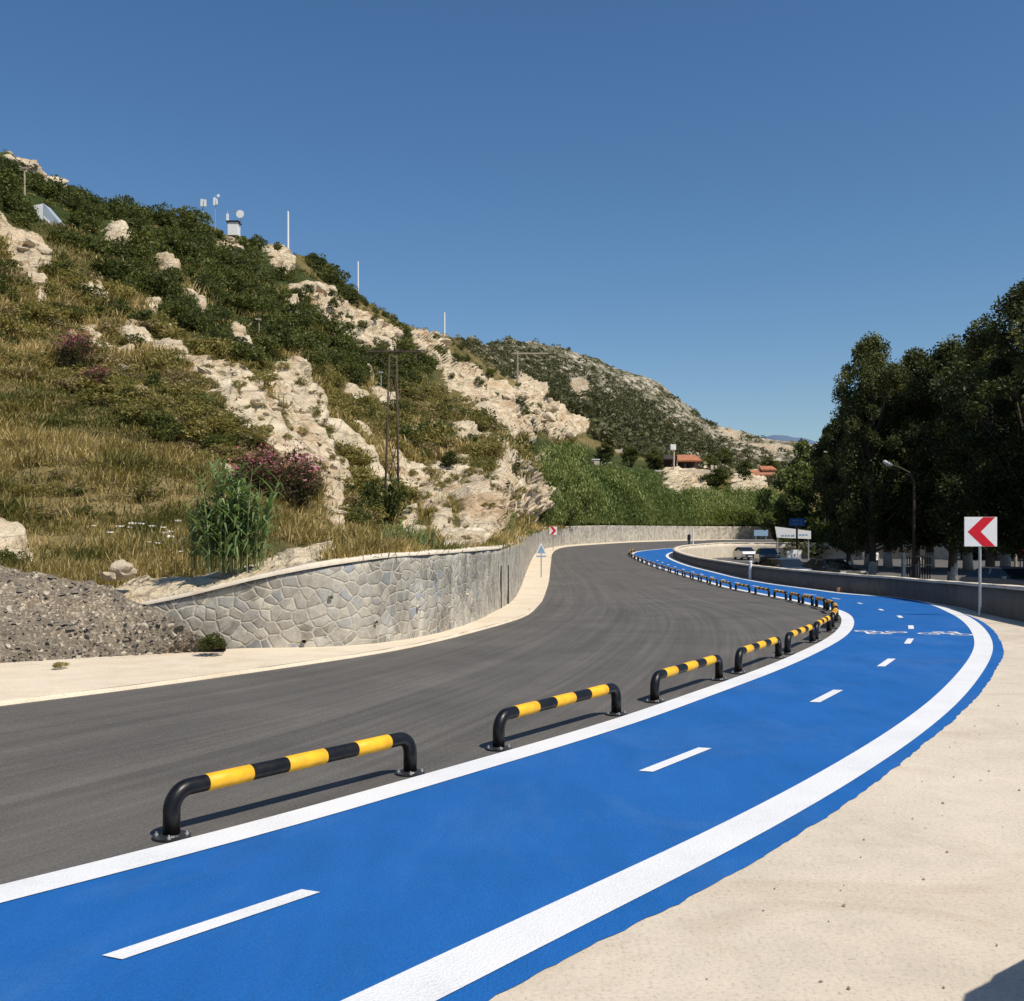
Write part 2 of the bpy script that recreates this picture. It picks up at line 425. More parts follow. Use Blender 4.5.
M = dict(
    asphalt=mat_asphalt('asphalt'), lane=mat_lane(), line=mat_line(),
    pave=mat_concrete('pale_concrete', (0.58, 0.505, 0.40), 1.0, (0.80, 0.74, 0.68), 0.3),
    shoulder=mat_concrete('shoulder_concrete', (0.66, 0.565, 0.43), 0.8, (0.85, 0.78, 0.68)),
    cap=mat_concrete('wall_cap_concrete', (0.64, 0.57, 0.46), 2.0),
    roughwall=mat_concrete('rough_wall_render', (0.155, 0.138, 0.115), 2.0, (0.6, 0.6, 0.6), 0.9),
    masonry=mat_masonry(), terrain=mat_terrain(), rock=mat_rock('limestone'), paler=mat_rock('pale_stone', (0.60, 0.53, 0.42), 3.0),
    gravel=mat_gravel(),
    lot=mat_concrete('lot_paving', (0.12, 0.116, 0.112), 0.8, (0.7, 0.7, 0.7)),
    earth=mat_concrete('plain_earth', (0.16, 0.13, 0.075), 0.1, (0.5, 0.6, 0.4)),
    black=paint('black_gloss_paint', (0.007, 0.007, 0.007), 0.3, 0.5, 14, 0, 0.32, 0.04),
    yellow=paint('yellow_gloss_paint', (0.84, 0.43, 0.012), 0.42, 0.14, 14, 0, 0.5, 0.02),
    plate=paint('base_plate_metal', (0.035, 0.034, 0.033), 0.4, 0.4, 30, 0.3),
    steel=paint('galvanised_steel', (0.46, 0.47, 0.47), 0.42, 0.15, 14, 0.6),
    white=paint('white_paint', (0.78, 0.78, 0.76), 0.5, 0.06, 3),
    signwhite=paint('sign_white', (0.80, 0.79, 0.77), 0.45, 0.04, 9),
    red=paint('sign_red', (0.62, 0.008, 0.022), 0.45, 0.06, 9),
    signblue=paint('sign_blue', (0.05, 0.16, 0.50), 0.5, 0.1, 5),
    paleblue=paint('faded_blue', (0.26, 0.38, 0.52), 0.6, 0.1, 9),
    wood=mat_bark('weathered_wood', (0.085, 0.062, 0.045)),
    polewood=mat_bark('pale_pole', (0.40, 0.34, 0.26)),
    bark=mat_bark('bark', (0.085, 0.068, 0.05)), limewash=paint('limewash', (0.36, 0.35, 0.32), 0.9, 0.25, 6),
    leaf_tree=leafmat('tree_leaves', (0.016, 0.024, 0.008), (0.060, 0.075, 0.023), (0.20, 0.205, 0.072), 0.3),
    leaf_light=leafmat('light_tree_leaves', (0.05, 0.072, 0.02), (0.115, 0.145, 0.04), (0.21, 0.235, 0.08), 0.32),
    leaf_dark=leafmat('evergreen_leaves', (0.038, 0.052, 0.014), (0.098, 0.118, 0.030), (0.215, 0.218, 0.066), 0.36),
    leaf_olive=leafmat('olive_scrub_leaves', (0.115, 0.110, 0.030), (0.26, 0.228, 0.070), (0.44, 0.36, 0.145), 0.38),
    leaf_far=leafmat('far_scrub_leaves', (0.075, 0.080, 0.038), (0.150, 0.150, 0.072), (0.26, 0.24, 0.13), 0.32),  # distance haze put into these paler leaf colours
    leaf_grey=leafmat('grey_scrub_leaves', (0.15, 0.125, 0.060), (0.30, 0.235, 0.12), (0.46, 0.37, 0.21), 0.35),
    leaf_oleander=leafmat('oleander_leaves', (0.035, 0.040, 0.018), (0.085, 0.075, 0.034), (0.17, 0.13, 0.06), 0.3),
    reed=leafmat('reed_leaves', (0.10, 0.16, 0.065), (0.20, 0.29, 0.12), (0.36, 0.45, 0.21), 0.38),
    reedstem=paint('reed_stem', (0.22, 0.24, 0.09), 0.6, 0.2),
    thicket=leafmat('cane_leaves', (0.055, 0.085, 0.026), (0.150, 0.205, 0.064), (0.30, 0.335, 0.13), 0.34),
    grass=leafmat('dry_grass_blades', (0.125, 0.135, 0.038), (0.36, 0.275, 0.108), (0.60, 0.47, 0.24), 0.4, 0.7),
    pink=leafmat('pink_blossom', (0.30, 0.05, 0.10), (0.55, 0.13, 0.22), (0.74, 0.30, 0.38), 0.3),
    umbel=paint('white_blossom', (0.75, 0.74, 0.66), 0.8, 0.1),
    stem=paint('green_stem', (0.13, 0.15, 0.05), 0.7, 0.2),
    tile=paint('terracotta_tiles', (0.38, 0.155, 0.082), 0.8, 0.25, 1.5, 0, 0.2),
    plaster=paint('cream_plaster', (0.55, 0.47, 0.37), 0.85, 0.12, 0.6), brickwall=paint('ochre_wall', (0.36, 0.24, 0.17), 0.85, 0.15, 0.8),
    dark=paint('dark_opening', (0.015, 0.014, 0.013), 0.5, 0.2), darkwood=paint('dark_timber', (0.05, 0.035, 0.025), 0.7, 0.2),
    glass=paint('car_glass', (0.012, 0.015, 0.018), 0.08, 0.1, 3, 0, 0.6),
    carsilver=paint('silver_car_paint', (0.42, 0.43, 0.44), 0.3, 0.05, 2, 0.4, 0.5, 0, 0.5), carblue=paint('slate_blue_car_paint', (0.045, 0.065, 0.10), 0.3, 0.05, 2, 0.2, 0.5, 0, 0.5),
    carblack=paint('black_car_paint', (0.012, 0.012, 0.014), 0.25, 0.05, 2, 0, 0.5, 0, 0.5), cargrey=paint('grey_car_paint', (0.20, 0.21, 0.235), 0.3, 0.05, 2, 0.3, 0.5, 0, 0.5),
    tyre=paint('tyre_rubber', (0.014, 0.014, 0.014), 0.85, 0.2), lampglass=paint('headlamp_glass', (0.6, 0.6, 0.58), 0.15, 0.05), redlens=paint('red_lens', (0.3, 0.01, 0.01), 0.25, 0.1),
    skin=paint('skin', (0.34, 0.19, 0.125), 0.6, 0.08), hair=paint('dark_hair', (0.012, 0.009, 0.007), 0.6, 0.2),
    shirt=paint('white_shirt', (0.72, 0.71, 0.70), 0.85, 0.06), trousers=paint('dark_trousers', (0.018, 0.019, 0.025), 0.85, 0.15),
    sheet=paint('blue_grey_sheeting', (0.36, 0.42, 0.50), 0.5, 0.12, 1.0), cloth_red=paint('dark_red_canvas', (0.30, 0.015, 0.03), 0.85, 0.15),
    cardboard=paint('orange_brick', (0.42, 0.19, 0.10), 0.85, 0.2, 10),
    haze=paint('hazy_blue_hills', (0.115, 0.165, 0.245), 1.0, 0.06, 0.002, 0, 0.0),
)

# ------------------------------------------------------------------ plan curves, traced on the road surface
G = lambda pts: [on_ground(*p) for p in pts]
def extend(q, d):
    """carry the first stretch of a curve back behind the viewer"""
    t = (q[0] - q[3]); t = t / np.linalg.norm(t)
    return np.vstack([[q[0] + t * d], [q[0] + t * d * 0.5], q])
L_px = [(0, 888), (120, 860.5), (300, 812), (470, 763), (600, 726), (696, 692.5), (748, 674.5), (797, 654.5), (831, 637), (842, 625), (840, 615), (826, 608.5), (808, 604.5), (794, 601),
        (778, 597.8), (763.5, 595), (749, 592.3), (727, 588), (709, 583), (695, 579), (682, 575.3), (669, 571.3), (656, 567), (643, 562), (633, 557), (631, 554), (637, 551.6), (656, 549.4), (675, 548)]
R_px = [(440, 1001), (600, 917), (683, 878), (765.6, 834), (848.5, 785), (910.6, 743.5), (956, 706), (984, 671), (993.5, 650), (990, 636), (977, 622), (958, 612), (938, 604.5), (910, 598.5), (880, 596),
        (850, 594), (812, 589), (778.4, 584.7), (745, 579), (715, 572), (690, 565.8), (675, 560.3), (669, 556.5), (671, 553.5), (680, 551), (700, 549), (729, 547.3)]
E_px = [(0, 706), (130, 690), (270, 670), (396, 651), (475, 632), (522, 618), (538, 606), (545, 594), (548.5, 583), (550, 571), (551, 562), (552.5, 553.5), (557, 549.5), (569, 546.6), (600, 544.2), (646, 541.8), (728, 540.2)]
Lw = extend(resample(np.vstack([G(L_px), G([(729, 545.7)]), [[45, 111.5]], [[90, 118]]]), 0.5, 6), 14)
Rw = extend(resample(np.vstack([G(R_px), [[45, 106]], [[90, 112]]]), 0.5, 6), 14)
Ew = extend(resample(np.vstack([G(E_px), [[70, 172]], [[130, 176]]]), 0.5, 6), 14)
Lw, Rw, Ew = [resample(q, 0.5) for q in (Lw, Rw, Ew)]

def sheet(name, A, B, dz, mat, parent=None, nx=10, step=0.7, zfun=ground, kind='structure'):
    """surface strip between two plan curves"""
    n = int(max(arclen(A)[-1], arclen(B)[-1]) / step)
    ia = np.linspace(0, 1, n)
    def rs(q):
        s = arclen(q); s = s / s[-1]
        return np.stack([np.interp(ia, s, q[:, j]) for j in (0, 1)], 1)
    a, b = rs(A), rs(B)
    v = np.linspace(0, 1, nx + 1)
    P = a[:, None, :] * (1 - v)[None, :, None] + b[:, None, :] * v[None, :, None]
    z = zfun(P[..., 1]) + dz
    V = np.concatenate([P, z[..., None]], -1).reshape(-1, 3)
    su = arclen((a + b) / 2)
    wid = np.linalg.norm(b - a, axis=1)
    uv = np.stack([np.repeat(su[:, None], nx + 1, 1), wid[:, None] * v[None, :]], -1).reshape(-1, 2)
    i = np.arange(n - 1)[:, None] * (nx + 1) + np.arange(nx)[None, :]
    Q = np.stack([i, i + 1, i + nx + 2, i + nx + 1], -1).reshape(-1, 4)
    me = mesh_np(name, V, Q, True, uv=uv)
    o = link(name, me, mat, parent)
    if me.polygons[0].normal.z < 0: me.flip_normals()
    if kind and parent is None: tag(o, kind=kind)
    return o

def nearest(q, p):
    return int(np.argmin(np.sum((q - np.asarray(p)) ** 2, 1)))

# base earth to the horizon
gx = np.concatenate([np.linspace(-4000, -200, 20), np.linspace(-180, 180, 40), np.linspace(200, 4000, 20)])
gy = np.concatenate([np.linspace(-300, 0, 8), np.linspace(10, 240, 60), np.linspace(260, 6000, 30)])
XX, YY = np.meshgrid(gx, gy, indexing='ij')
ZZ = np.where(YY < 240, lot_z(YY) - 0.06, 0.8 - sstep(240, 400, YY) * 2.5)
i = np.arange(len(gx) - 1)[:, None] * len(gy) + np.arange(len(gy) - 1)[None, :]
o = link('ground', mesh_np('ground', np.stack([XX, YY, ZZ], -1).reshape(-1, 3), np.stack([i, i + len(gy), i + len(gy) + 1, i + 1], -1).reshape(-1, 4), True), M['earth'])
tag(o, kind='structure')

sheet('road', offset(Ew, -1.2), offset(Lw, 0.25), 0.0, M['asphalt'], nx=14)

# cycle lane: blue sheet with ragged outer edge, white lines and dashes laid on it
lane = empty('cycle_lane'); tag(lane, kind='structure')
sR = arclen(Rw)
fade = np.where(Rw[:, 1] < 22, 1.0, np.clip((27 - Rw[:, 1]) / 5, 0, 1))
rag = 0.12 + 0.035 * vnoise(sR * 0.5, 0, 0, 5) + 0.010 * vnoise(sR * 2.5, 0, 0, 6)
outer_off = rag * fade + 0.015 + 0.03 * np.clip((9 - Rw[:, 1]) / 5, 0, 1)
fine = resample(Rw, 0.06)
sf = arclen(fine)
off_f = np.interp(sf, sR, outer_off) + (0.007 * vnoise(sf * 7, 0, 0, 8) + 0.007 * vnoise(sf * 21, 0, 0, 9)) * np.interp(sf, sR, fade)
keep = fine[:, 1] < 60
Rout = offset(fine, off_f)
def lane_sheet():
    A = resample(Lw, 0.25)
    sl, so = arclen(A) / arclen(A)[-1], None
    # match stations of both edges so that the lane is cut square
    idxA, idxB = [], []
    j = 0
    for k in range(len(Rout)):
        lo, hi = max(0, j - 4), min(len(A), j + 12)
        j = lo + int(np.argmin(np.sum((A[lo:hi] - Rout[k]) ** 2, 1))) if k else nearest(A, Rout[0])
        idxA.append(j)
    idxA = np.maximum.accumulate(np.array(idxA)).astype(float)
    ker = np.ones(61) / 61
    idxA = np.convolve(np.pad(idxA, 30, mode='edge'), ker, 'valid')
    ar = np.arange(len(A))
    a = np.stack([np.interp(idxA, ar, A[:, q]) for q in (0, 1)], 1)
    nx = 6
    v = np.linspace(0, 1, nx + 1)
    P = a[:, None, :] * (1 - v)[None, :, None] + Rout[:, None, :] * v[None, :, None]
    V = np.concatenate([P, (ground(P[..., 1]) + 0.004)[..., None]], -1).reshape(-1, 3)
    n = len(Rout)
    i = np.arange(n - 1)[:, None] * (nx + 1) + np.arange(nx)[None, :]
    Q = np.stack([i, i + 1, i + nx + 2, i + nx + 1], -1).reshape(-1, 4)
    return link('lane_surface', mesh_np('lane_surface', V, Q, True), M['lane'], lane), a
lane_o, A_m = lane_sheet()
mid = 0.5 * (A_m + offset(fine, -0.02)); mid = resample(mid[::8], 0.25, 10)
sheet('edge_line', offset(Lw, -0.02), offset(Lw, 0.235), 0.009, M['line'], lane, 2, 0.4)
sheet('edge_line', offset(Rw, -0.27), Rw, 0.009, M['line'], lane, 2, 0.4)
def flat_mark(name, pts2, mat=M['line'], dz=0.009):
    me = bpy.data.meshes.new(name)
    V = [(p[0], p[1], float(ground(p[1])) + dz) for p in pts2]
    k = len(V) // 2
    me.from_pydata(V, [], [(2 * i, 2 * i + 1, 2 * i + 3, 2 * i + 2) for i in range(k - 1)])
    me.update()
    if me.polygons[0].normal.z < 0: me.flip_normals()
    return link(name, me, mat, lane)
def dash(cidx, length=1.08, w=0.085):
    n = int(length / 0.25 / 2)
    seg = mid[max(cidx - 2, 0):cidx + 3]
    a = offset(seg, -w / 2); b = offset(seg, w / 2)
    flat_mark('centre_dash', [p for pr in zip(a, b) for p in pr])
dash_px = [(220, 923), (677, 760), (827, 696.5), (886.5, 663), (909, 641.5), (911, 627.5), (900, 617), (881, 610), (860, 603.5), (836, 598.8)]
t_mid = tang(mid)
def dash_at(c, ln=1.02, w=0.1):
    k = nearest(mid, c); t = t_mid[k]; nrm = np.array([t[1], -t[0]]); pts = []
    sh = 0.015
    for u in np.linspace(-ln / 2, ln / 2, 5):
        b = np.asarray(c) + t * u
        pts += [b - nrm * w / 2 - t * sh, b + nrm * w / 2 + t * sh]
    flat_mark('centre_dash', pts)
last = None
for p in dash_px:
    c = on_ground(*p); dash_at(c); last = c
k0 = nearest(mid, last)
for j in range(1, 14):
    k = k0 + int(j * 3.4 / 0.25)
    if k < len(mid) - 5: dash_at(mid[k])
# two bicycle symbols painted across the lane
def cycle_symbol(px, py, flip):
    c = on_ground(px, py); t = t_mid[nearest(mid, c)]; n = np.array([t[1], -t[0]])
    mb = MB()
    def P(u, v):
        q = c + n * u * flip * .9 + t * v * flip * .8
        return Vector((q[0], q[1], float(ground(q[1])) + 0.009))
    def stroke(a, b, w=0.06):
        a, b = np.array(a, float), np.array(b, float); d = (b - a) / np.linalg.norm(b - a); k = np.array([-d[1], d[0]]) * w / 2
        mb.poly([P(*(a - k)), P(*(b - k)), P(*(b + k)), P(*(a + k))])
    for cx in (-0.30, 0.30):
        for q in range(20):
            a0, a1 = 2 * math.pi * q / 20, 2 * math.pi * (q + 1) / 20
            mb.poly([P(cx + r * math.cos(a), -0.3 + 1.1 * r * math.sin(a)) for r, a in ((0.16, a0), (0.22, a0), (0.22, a1), (0.16, a1))])
    stroke((-0.30, -0.27), (-0.12, 0.22)); stroke((-0.12, 0.24), (0.18, 0.24)); stroke((0.02, -0.25), (0.22, 0.2)); stroke((-0.08, 0.14), (0.0, -0.24)); stroke((0.30, -0.28), (0.2, 0.42)); stroke((0.06, 0.46), (0.24, 0.44), 0.1); stroke((-0.24, 0.33), (-0.02, 0.33), 0.1)
    bmesh.ops.recalc_face_normals(mb.bm, faces=mb.bm.faces)
    me = bpy.data.meshes.new('cycle_symbol'); mb.bm.to_mesh(me); mb.bm.free()
    o = link('cycle_symbol', me, M['line'], lane)
cycle_symbol(880, 633, -1); cycle_symbol(945, 633.5, 1)

# ------------------------------------------------------------------ right boundary wall and paving
RWpx = [(1024, 622), (982, 613), (956, 606.3)]
rw = np.vstack([[[7.0, -14]], [[8.3, 0]], [[9.3, 12]], G(RWpx), offset(Rw, 0.34)[[nearest(Rw, on_ground(*p)) for p in ((880, 596), (850, 594), (812, 589), (778, 584.7), (745, 579), (715, 572), (690, 565.8), (676, 560.5), (669, 556.5), (671, 553.5), (680, 551), (700, 549), (729, 547.3))]], [[45, 105.4]]])
rw = resample(rw, 0.5, 5)
pk = on_ground(850, 594)
Rin = offset(Rout, -0.12); kA = nearest(Rin, pk); kB = nearest(rw, pk)
sheet('pavement', Rin[:kA], offset(rw, 0.1)[:kB], 0.0, M['pave'], nx=24, step=0.5)
Rs = Rw[nearest(Rw, pk) - 6:]
sheet('lane_margin', offset(Rs, -0.15), offset(Rs, 0.5), -0.006, M['cap'], nx=3, step=0.4)
def car_park():
    gx, gy = np.arange(-2, 150, 0.7), np.arange(-14, 176, 0.7)
    X, Y = np.meshgrid(gx, gy, indexing='ij')
    w = offset(rw, 0.2)
    poly = [tuple(q) for q in w] + [(60, 108), (60, 174), (149, 174), (149, -13)]
    ins = in_poly(X, Y, poly)
    i = np.arange(len(gx) - 1)[:, None] * len(gy) + np.arange(len(gy) - 1)[None, :]
    ok = ins[:-1, :-1] & ins[1:, :-1] & ins[:-1, 1:] & ins[1:, 1:]
    i = i[ok]
    Z = lot_z(Y) + 0.02 * fbm(X * .2, Y * .2, 0, 4, 2)
    o = link('car_park', mesh_np('car_park', np.stack([X, Y, Z], -1).reshape(-1, 3), np.stack([i, i + len(gy), i + len(gy) + 1, i + 1], -1), True), M['lot'])
    tag(o, kind='structure')
car_park()

def wall_strip(curve, zlo, zhi, th, mat, name, parent, top_mat_idx=None, uvs=True, nv=5, rough=0.0, side=1, seed=3):
    """wall body standing on a plan curve; th goes to the right of the curve (side=1) or left (side=-1)"""
    a = curve; b = offset(curve, th * side)
    s = arclen(curve); n = len(a)
    V, UV = [], []
    prof = [(0, v) for v in np.linspace(0, 1, nv)] + [(1, v) for v in np.linspace(1, 0, nv)]
    for k, (e, v) in enumerate(prof):
        base = a if e == 0 else b
        z = zlo + (zhi - zlo) * v
        pt = np.concatenate([base, z[:, None]], 1)
        if rough:
            nz = rough * fbm(pt[:, 0] * 2.2, pt[:, 1] * 2.2, pt[:, 2] * 2.2, seed, 3)
            t = tang(curve)
            pt[:, 0] += t[:, 1] * nz; pt[:, 1] += -t[:, 0] * nz
            if 0.9 < v: pt[:, 2] += rough * 0.8 * fbm(s * 1.4, e * 5.0, 0, seed + 9, 3)
        V.append(pt); UV.append(np.stack([s, z + e * (th + 7)], 1))
    V = np.stack(V, 1).reshape(-1, 3); UV = np.stack(UV, 1).reshape(-1, 2); m = len(prof)
    i = np.arange(n - 1)[:, None] * m + np.arange(m - 1)[None, :]
    Q = np.stack([i, i + 1, i + m + 1, i + m], -1).reshape(-1, 4)
    me = mesh_np(name, V, Q, False, uv=UV)
    bm = bmesh.new(); bm.from_mesh(me)
    bm.verts.ensure_lookup_table()
    for st in (0, (n - 1) * m):
        try: bm.faces.new([bm.verts[st + q] for q in range(m)])
        except ValueError: pass
    bmesh.ops.recalc_face_normals(bm, faces=bm.faces); bm.to_mesh(me); bm.free()
    return link(name, me, mat, parent)

pw = empty('parapet_wall', (rw[0][0], rw[0][1], 0), 0, 'low rough grey parapet wall with pale top along the right of the blue lane', 'wall')
pinv = Matrix.Translation((-rw[0][0], -rw[0][1], 0))
rwf = resample(rw, 0.3)
ztop = ground(rwf[:, 1]) + np.interp(rwf[:, 1], [0, 20, 28, 43, 57, 75, 110], [0.74, 0.74, 0.72, 0.76, 0.74, 0.62, 0.55])
tipk = int(np.argmin(rwf[:, 0] / np.maximum(rwf[:, 1], 1) + (rwf[:, 1] < 60) * 9)) + 2
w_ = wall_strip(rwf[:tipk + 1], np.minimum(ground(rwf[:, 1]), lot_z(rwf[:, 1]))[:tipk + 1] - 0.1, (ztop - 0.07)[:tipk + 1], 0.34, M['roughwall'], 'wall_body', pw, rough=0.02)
e_ = wall_strip(rwf[tipk:], np.minimum(ground(rwf[:, 1]), lot_z(rwf[:, 1]))[tipk:] - 0.1, (ztop - 0.07)[tipk:], 0.34, M['cap'], 'wall_end', pw, rough=0.02)  # same wall, its sunlit look put into a paler concrete
e_['label'] = 'far arm of the parapet wall, coloured pale for sunlight'
e_.matrix_parent_inverse = pinv
c_ = wall_strip(offset(rwf, -0.035), ztop - 0.07, ztop, 0.41, M['cap'], 'wall_cap', pw, rough=0.012, nv=2, seed=21)
for x in (w_, c_): x.matrix_parent_inverse = pinv

# ------------------------------------------------------------------ left stone wall
W_px = [(118, 651), (160, 651.2), (205, 651.5), (270, 651.3), (337, 650.5), (411, 642), (469, 626), (504, 608), (519, 592), (526, 574), (531, 562), (536, 554), (544, 549.6), (556, 547), (569, 545.4), (600, 543.2), (646, 541), (728, 539.6)]
Ww = resample(np.vstack([G(W_px), [[70, 175]], [[90, 176]]]), 0.4, 5)
sW = arclen(Ww)
wz_tab = [(12, 0.6), (15.2, 0.75)]
wall_top_px = [(118, 614), (150, 604), (205, 590), (240, 579), (280, 566), (322, 554.5), (411, 552.3), (475, 548), (500, 546.5), (516, 540.5), (527, 531), (545, 527), (600, 525.5), (728, 526.5)]
pxW = CX + F * Ww[:, 0] / Ww[:, 1]
def top_of_wall():
    xs = [p[0] for p in wall_top_px]; ys = [p[1] for p in wall_top_px]
    yy = np.interp(pxW, xs, ys)
    z = EYE - (yy - HY) / F * Ww[:, 1]
    return np.convolve(np.pad(z, 4, mode='edge'), np.ones(9) / 9, 'valid')
wz = top_of_wall()
sw = empty('stone_wall', (Ww[0][0], Ww[0][1], 0), 0, 'grey rubble stone retaining wall at the foot of the hillside along the road', 'wall')
winv = Matrix.Translation((-Ww[0][0], -Ww[0][1], 0))
b_ = wall_strip(Ww, ground(Ww[:, 1]) - 0.1, wz - 0.06, 0.55, M['masonry'], 'wall_body', sw, nv=14, rough=0.03, side=-1)
capi = wz - 0.06
c_ = wall_strip(offset(Ww, 0.03), capi, wz, 0.62, M['cap'], 'wall_cap', sw, rough=0.015, nv=2, side=-1, seed=31)
mbp = []
for (px, py) in ((368, 621), (414, 606), (446, 607), (465, 594), (300, 640), (341, 596)):
    k = int(np.argmin(np.abs(pxW - px) + (Ww[:, 1] > 60) * 999)); Y = Ww[k, 1]; z = EYE - (py - HY) / F * Y; t = tang(Ww)[k]; n_ = np.array([t[1], -t[0]])
    mb = MB(); p = Vector((Ww[k, 0] - n_[0] * .1, Y - n_[1] * .1, z)); q = Vector((Ww[k, 0] + n_[0] * .05, Y + n_[1] * .05, z - .02))
    mb.cyl(p, q, 0.034, seg=12, mi=0, cap=False); mb.cyl(p, q + (p - q) * 0.3, 0.03, seg=12, mi=1)
    x = mb.build('weep_pipe', [M['masonry'], M['dark']], sw); x.matrix_parent_inverse = winv
kj = [int(np.argmin(np.abs(pxW - px))) for px in (501, 508)]
for k in kj:
    t = tang(Ww)[k]; n_ = np.array([t[1], -t[0]])
    mb = MB(); mb.box((Ww[k, 0] - n_[0] * 0.005, Ww[k, 1] - n_[1] * 0.005, float(ground(Ww[k, 1])) + (wz[k] - .2) / 2), (0.04, 0.07, wz[k] - .22), math.atan2(t[1], t[0]))
    x = mb.build('expansion_joint', M['dark'], sw); x.matrix_parent_inverse = winv
for x in (b_, c_): x.matrix_parent_inverse = winv

# pale concrete shoulder between asphalt and wall
SH_px = [(0, 668), (100, 662), (205, 654.5)]
shl = resample(np.vstack([[[-14.5, 1.5]], G([(-250, 688)]), G(SH_px), Ww[[k for k in range(4, len(Ww), 6) if pxW[k] > 250 or Ww[k, 1] > 20]]]), 0.5, 3)
def shoulder_curves():
    E2 = Ew[nearest(Ew, (shl[0][0] + 8, shl[0][1] - 4)):]
    return E2
E2 = extend(resample(Ew[nearest(Ew, on_ground(0, 706)) - 4:], 0.5), 10)
sh = sheet('roadside_shoulder', offset(shl, -0.2), E2, 0.05, M['shoulder'], nx=8)
E2f = resample(E2, 0.4)
ek = wall_strip(E2f, ground(E2f[:, 1]) - 0.05, ground(E2f[:, 1]) + 0.046 + 0 * E2f[:, 1], 0.12, M['shoulder'], 'shoulder_edge', None, nv=2, rough=0.008, side=-1)
tag(ek, kind='structure')

# ------------------------------------------------------------------ hillside
ST = [  # picture column: depths and rows from the toe of the slope up to the skyline
 (-700, [8, 13, 22, 34, 44, 54], [640, 470, 320, 180, 90, 10]),
 (-200, [13.8, 18, 30, 48, 60, 75], [600, 500, 370, 240, 165, 95]),
 (0,   [16.0, 22, 36, 58, 74, 90], [588, 518, 400, 285, 220, 158]),
 (115, [16.1, 24, 43, 70, 90, 108], [606, 500, 390, 288, 243, 206]),
 (150, [16.2, 25, 45, 75, 95, 115], [604, 490, 385, 290, 245, 218]),
 (240, [16, 28, 50, 85, 110, 135], [580, 480, 385, 305, 268, 240]),
 (330, [16.2, 36, 60, 100, 130, 160], [554, 497, 412, 335, 300, 272]),
 (400, [17.5, 45, 75, 120, 155, 190], [552, 510, 418, 360, 336, 322]),
 (450, [19, 44, 85, 150, 190, 240], [550, 500, 425, 378, 355, 339]),
 (490, [24, 42, 95, 175, 260, 360], [547, 490, 432, 390, 368, 343]),
 (515, [35, 55, 105, 190, 300, 420], [540, 492, 440, 398, 376, 342]),
 (540, [95, 108, 140, 200, 320, 440], [527, 500, 462, 415, 388, 344]),
 (580, [128, 140, 170, 225, 330, 450], [525, 500, 472, 438, 402, 354]),
 (640, [145, 165, 200, 250, 340, 470], [525, 500, 475, 452, 420, 379]),
 (700, [160, 180, 215, 268, 370, 500], [525, 504, 484, 468, 447, 413]),
 (760, [170, 185, 220, 280, 380, 540], [526, 509, 492, 474, 456, 438]),
 (850, [180, 195, 230, 290, 390, 550], [527, 512, 498, 484, 467, 447]),
 (1100, [190, 205, 240, 300, 400, 560], [528, 516, 506, 496, 481, 459]),
 (1700, [190, 205, 240, 300, 400, 560], [530, 521, 513, 506, 497, 483])]
SKY = [(-700, 10), (-200, 95), (0, 158), (20, 165), (60, 187), (100, 201), (130, 210), (150, 215), (190, 221), (210, 229), (225, 237), (240, 240), (260, 245), (290, 252), (310, 260), (330, 272), (345, 290), (365, 300), (385, 313), (410, 327), (440, 336), (470, 343), (500, 343), (530, 342), (560, 347), (600, 360), (640, 379), (680, 401), (720, 426), (740, 434), (770, 440), (800, 444), (850, 447), (1100, 459), (1700, 483)]
cols = np.concatenate([np.arange(-700, -60, 12), np.arange(-60, 860, 1.7), np.arange(862, 1700, 14)])
NR = 400
sx = [s[0] for s in ST]
cp_Y = np.stack([np.interp(cols, sx, np.log([s[1][k] for s in ST])) for k in range(6)], 1)
cp_y = np.stack([np.interp(cols, sx, [s[2][k] for s in ST]) for k in range(6)], 1)
cp_y[:, 5] = np.interp(cols, [p[0] for p in SKY], [p[1] for p in SKY])
# the toe follows the back of the stone wall
wx = CX + F * offset(Ww, -0.45)[:, 0] / offset(Ww, -0.45)[:, 1]; wY = offset(Ww, -0.45)[:, 1]
sel = np.concatenate([[True], np.diff(np.maximum.accumulate(wx)) > 0])
inr = (cols > 122) & (cols < 760)
cp_Y[inr, 0] = np.log(np.interp(cols[inr], wx[sel], wY[sel]))
wtop_y = np.interp(cols[inr], wx[sel], (HY - (wz - EYE) * F / Ww[:, 1])[sel])
cp_y[inr, 0] = wtop_y + 1.5
cp_Y[:, 1] = np.maximum(cp_Y[:, 1], cp_Y[:, 0] + 0.06)
kern = np.exp(-np.linspace(-2, 2, 41) ** 2); kern /= kern.sum()
dense = (cols > -60) & (cols < 860)
for k in range(1, 5):
    for A in (cp_Y, cp_y):
        q = np.convolve(np.pad(A[:, k], 20, mode='edge'), kern, 'valid')
        A[dense, k] = np.where((cols[dense] > -20) & (cols[dense] < 820), q[dense], A[dense, k])
srow = np.linspace(0, 1, NR)
knots = np.array([0, 0.17, 0.42, 0.66, 0.82, 1.0])
